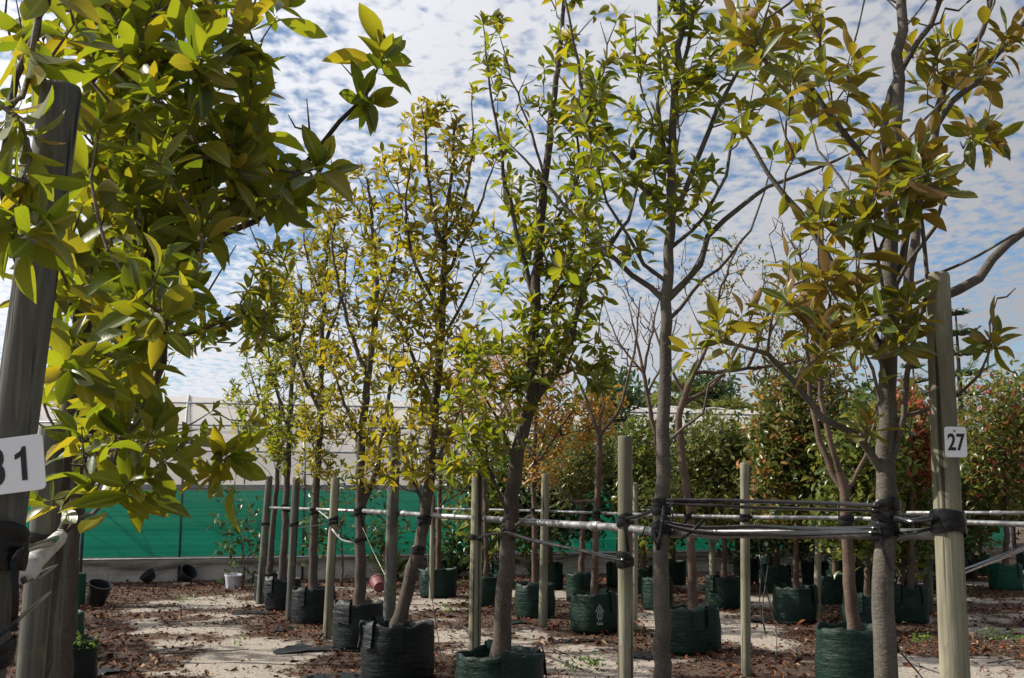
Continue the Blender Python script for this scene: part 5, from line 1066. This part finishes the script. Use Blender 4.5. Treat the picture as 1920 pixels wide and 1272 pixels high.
sp('black strap slanting from post 27 to the right-hand pipes', [(1790, 1082, 4.66), (1850, 1058, 5.2), (1930, 1026, 5.9)], .026, 18); sp('second black line slanting right of post 27', [(1790, 1074, 4.66), (1850, 1052, 5.3), (1930, 1021, 6.0)], .016, 19)
sp('black strap slanting low across post 31', [(-40, 1225, 2.66), (30, 1165, 2.75), (95, 1110, 3.4)], .018, 20); sp('black strap tangle behind post 31', [(30, 1040, 2.74), (75, 1022, 3.2), (112, 1012, 4.05)], .05, 21); sp('black strap over the open pipe end', [(40, 1090, 3.0), (80, 1075, 3.3), (105, 1062, 4.1)], .03, 22)
sp('black strap hanging from the bent magnolia down to its bag', [(800, 1032, 10.35), (806, 1090, 10.2), (816, 1160, 10.05), (832, 1262, 9.9)], .035, 23)
# thin irrigation tubes
def hose(label, pts, r=.006): 
    Q = spline([P(*p) for p in pts], .1); mb = MB(); mb.tube(Q, r, 6); c = Q[0].copy(); tag(mb.build('irrigation_tube', M['hose'], None, True, origin=c, loc=c), label, 'hose', 'thin black irrigation tubes')
hose('thin tube looping down beside the lone pale post', [(1415, 980, 10.9), (1428, 1060, 11.0), (1424, 1130, 11.0), (1436, 1190, 10.9), (1430, 1140, 11.3), (1440, 1060, 12)]); hose('thin tube trailing down to the litter by the lone post', [(1424, 1040, 11.2), (1440, 1120, 11.2), (1455, 1180, 11.1), (1455, 1240, 10.9)]); hose('thin tube trailing from the thick trunk bag', [(1690, 1225, 7.6), (1720, 1260, 7.9), (1745, 1290, 7.6)])
hose('thin pale-lit tube slanting to the narrow post', [(560, 990, 15.2), (600, 985, 14.5), (640, 978, 13.4)])

# ------------------------------------------------------------------ small things
def bucket(label, c, r, h, mat, axis=(0, 0, 1), name='plastic_pot', taper=.78):
    c = Vector(c); ax = Vector(axis).normalized(); q = Vector((0, 0, 1)).rotation_difference(ax); n = 28
    prof = [(r * taper * .9, 0), (r * taper, .006), (r, h * .86), (r * 1.07, h * .87), (r * 1.08, h), (r * 1.0, h), (r * .96, h * .9), (r * taper * .95, .02)]
    V = [c + q @ Vector((a * math.cos(2 * math.pi * k / n), a * math.sin(2 * math.pi * k / n), z)) for a, z in prof for k in range(n)]
    F = [(j * n + k, j * n + (k + 1) % n, (j + 1) * n + (k + 1) % n, (j + 1) * n + k) for j in range(len(prof) - 1) for k in range(n)] + [tuple(range(n - 1, -1, -1)), tuple((len(prof) - 1) * n + k for k in range(n))]
    zmin = min(v.z for v in V); V = [v - Vector((0, 0, zmin)) for v in V]; V = [v - Vector((c.x, c.y, 0)) for v in V]
    return tag(obj(name, mesh_from(name, V, F, False), M[mat], None, (c.x, c.y, 0)), label, 'pot')
bucket('black plastic tub lying tilted at the end of the left row', G(178, 1138), .17, .33, 'bucket_black', (.32, -.25, 1)); bucket('pale grey plastic bucket by the net wall', G(436, 1105), .15, .26, 'bucket_white', (.06, -.1, 1)); bucket('faded pink pot lying behind the brown post', G(712, 1112), .13, .24, 'bucket_pink', (-.3, .8, .35)); bucket('terracotta pot beside the speckled tree', G(1868, 1046) , .36, .45, 'terracotta')
bucket('flattened black pot against the board wall', G(345, 1092), .16, .2, 'bucket_black', (.7, -.5, .7)); bucket('small black pot leaning on the board wall', G(283, 1094), .15, .16, 'bucket_black', (-.5, -.4, .8))
def scrap(label, x, y, w, l, seed, rz=0.0):
    rng = random.Random(seed); c = G(x, y, 0.02); mb = MB(); ph = rng.uniform(0, 6)
    def f(u, v):
        a = (u - .5) * w * (1 + .25 * math.sin(v * 4 + ph)); b = (v - .5) * l * (1 + .3 * math.sin(u * 5 + ph)); X = a * math.cos(rz) - b * math.sin(rz); Y = a * math.sin(rz) + b * math.cos(rz)
        return Vector((c.x + X, c.y + Y, gz(c.x + X, c.y + Y) + .012 + .028 * abs(mnoise.noise(Vector((a * 9 + ph, b * 9, 1)))) + .03 * max(0, mnoise.noise(Vector((a * 4, b * 4 + ph, 8))))))
    mb.sheet(f, 16, 10); tag(mb.build('plastic_scrap', M['bag_black'], None, True, origin=(c.x, c.y, 0), loc=(c.x, c.y, 0)), label, 'scrap', 'torn black plastic scraps on the ground')
scrap('crumpled black plastic beside the wide dark bag', 600, 1215, .75, .5, 1); scrap('torn plastic at the foot of the big blackish bag', 660, 1268, .7, .45, 2); scrap('plastic scrap beside the green bag of the autumn tree', 975, 1166, .3, .3, 3); scrap('flat plastic scrap under the printed bag', 1090, 1200, .6, .35, 4); scrap('plastic scrap left of the slim magnolia', 1206, 1228, .45, .4, 5); scrap('plastic sheet under the sunlit torn-topped bag', 1460, 1165, .7, .5, 6); scrap('plastic sheet under the wrinkled green bag', 1420, 1150, .5, .4, 7); scrap('plastic scrap at the second-last black bag', 478, 1148, .5, .35, 8); scrap('dark plastic lump by the smooth black bag', 528, 1182, .28, .2, 9); scrap('plastic lying in the shade of the clover bag', 150, 1262, .7, .4, 10)
# fallen sticks
def stick(label, x, y, L, rz, seed):
    rng = random.Random(seed); c = G(x, y); pts = []
    for i in range(6):
        t = i / 5; X = c.x + math.cos(rz) * L * t + rng.uniform(-.02, .02); Y = c.y + math.sin(rz) * L * t + rng.uniform(-.02, .02); pts.append(Vector((X, Y, gz(X, Y) + .018 + rng.uniform(0, .02))))
    mb = MB(); mb.tube(pts, [.010, .009, .008, .007, .006, .004], 6); o = Vector((c.x, c.y, 0)); tag(mb.build('fallen_stick', M['twig'], None, True, origin=o, loc=o), label, 'stick', 'fallen sticks')
for i, (x, y, L, rz, lab) in enumerate([(160, 1180, .7, .8, 'curved pale stick beside the clover bag'), (300, 1230, .9, .3, 'long stick across the shaded aisle'), (380, 1180, .6, -.4, 'thin stick in the middle of the aisle'), (420, 1105, 1.2, .5, 'stick leaning out from the white bucket'), (1330, 1225, .5, .2, 'stick in the litter left of the lone post'), (1500, 1250, .6, -.3, 'stick at the foot of the front green bag'), (1850, 1250, .6, .6, 'stick in the sand right of post 27')]): stick(lab, x, y, L, rz, i)
# seed cones in the magnolias
def cone(label, x, y, d, L, tr):
    T = TIPS[tr.name]; c = np.array(P(x, y, d)); c = Vector(T[np.argmin(np.linalg.norm(T - c, axis=1))]); mb = MB(); n = 12; V = []; F = []
    for j in range(12):
        t = j / 11; rr = L * .30 * math.sin(math.pi * (.08 + .88 * t)) ** .7
        for k in range(n):
            a = 2 * math.pi * (k + .5 * (j % 2)) / n; q = rr * (1.18 if (k + j) % 2 else .9); V.append(Vector((q * math.cos(a), q * math.sin(a), L * t)))
    F = [(j * n + k, j * n + (k + 1) % n, (j + 1) * n + (k + 1) % n, (j + 1) * n + k) for j in range(11) for k in range(n)] + [tuple(range(n - 1, -1, -1)), tuple(11 * n + k for k in range(n))]
    tag(obj('seed_cone', mesh_from('seed_cone', V, F, False), M['seed'], None, c), label, 'seed cone', 'dark magnolia seed cones')
cone('dark bristly seed cone on the highest reaching branch of the left tree', 722, 72, 4.3, .075, tL); cone('dark seed cone deep in the left tree', 418, 405, 4.3, .085, tL); cone('dark seed cone in the slim strapped magnolia', 1160, 240, 6.5, .07, t12); cone('second dark seed cone in the slim strapped magnolia', 1211, 282, 6.45, .07, t12)
# caged white tank far right
def tank():
    a = G(1850, 1040); root = thing('caged_tank', 'white caged water tank beyond the right-hand pipes', 'tank', (a.x, a.y, 0)); o = Vector((a.x, a.y, 0)); w, h = 1.1, 1.05
    mb = MB(); mb.box(o + Vector((0, 0, .12 + h / 2)), (w, w, h)); mb.build('tank_body', M['tank'], root, False, origin=o); mb = MB(); mb.box(o + Vector((0, 0, .06)), (w + .1, w + .1, .12)); mb.build('pallet', M['post_grey'], root, False, origin=o)
    for i in range(8):
        x = (i / 7 - .5) * (w + .06); mb = MB(); mb.tube([o + Vector((x, -w / 2 - .03, .1)), o + Vector((x, -w / 2 - .03, .12 + h))], .012, 6); mb.build('cage_bar', M['steel'], root, origin=o)
    for i in range(5):
        z = .2 + i * .22; mb = MB(); mb.tube([o + Vector((-w / 2 - .03, -w / 2 - .05, z)), o + Vector((w / 2 + .03, -w / 2 - .05, z))], .012, 6); mb.build('cage_bar', M['steel'], root, origin=o)
tank()
# dark pole at the end of the left row
a = G(148, 1120); mb = MB(); mb.tube([a, Vector((a.x, a.y, 2.0))], .03, 8); tag(mb.build('green_pole', M['pole_dark'], None, True, origin=a, loc=a), 'dark green pole rising from the tall bright bag', 'pole')
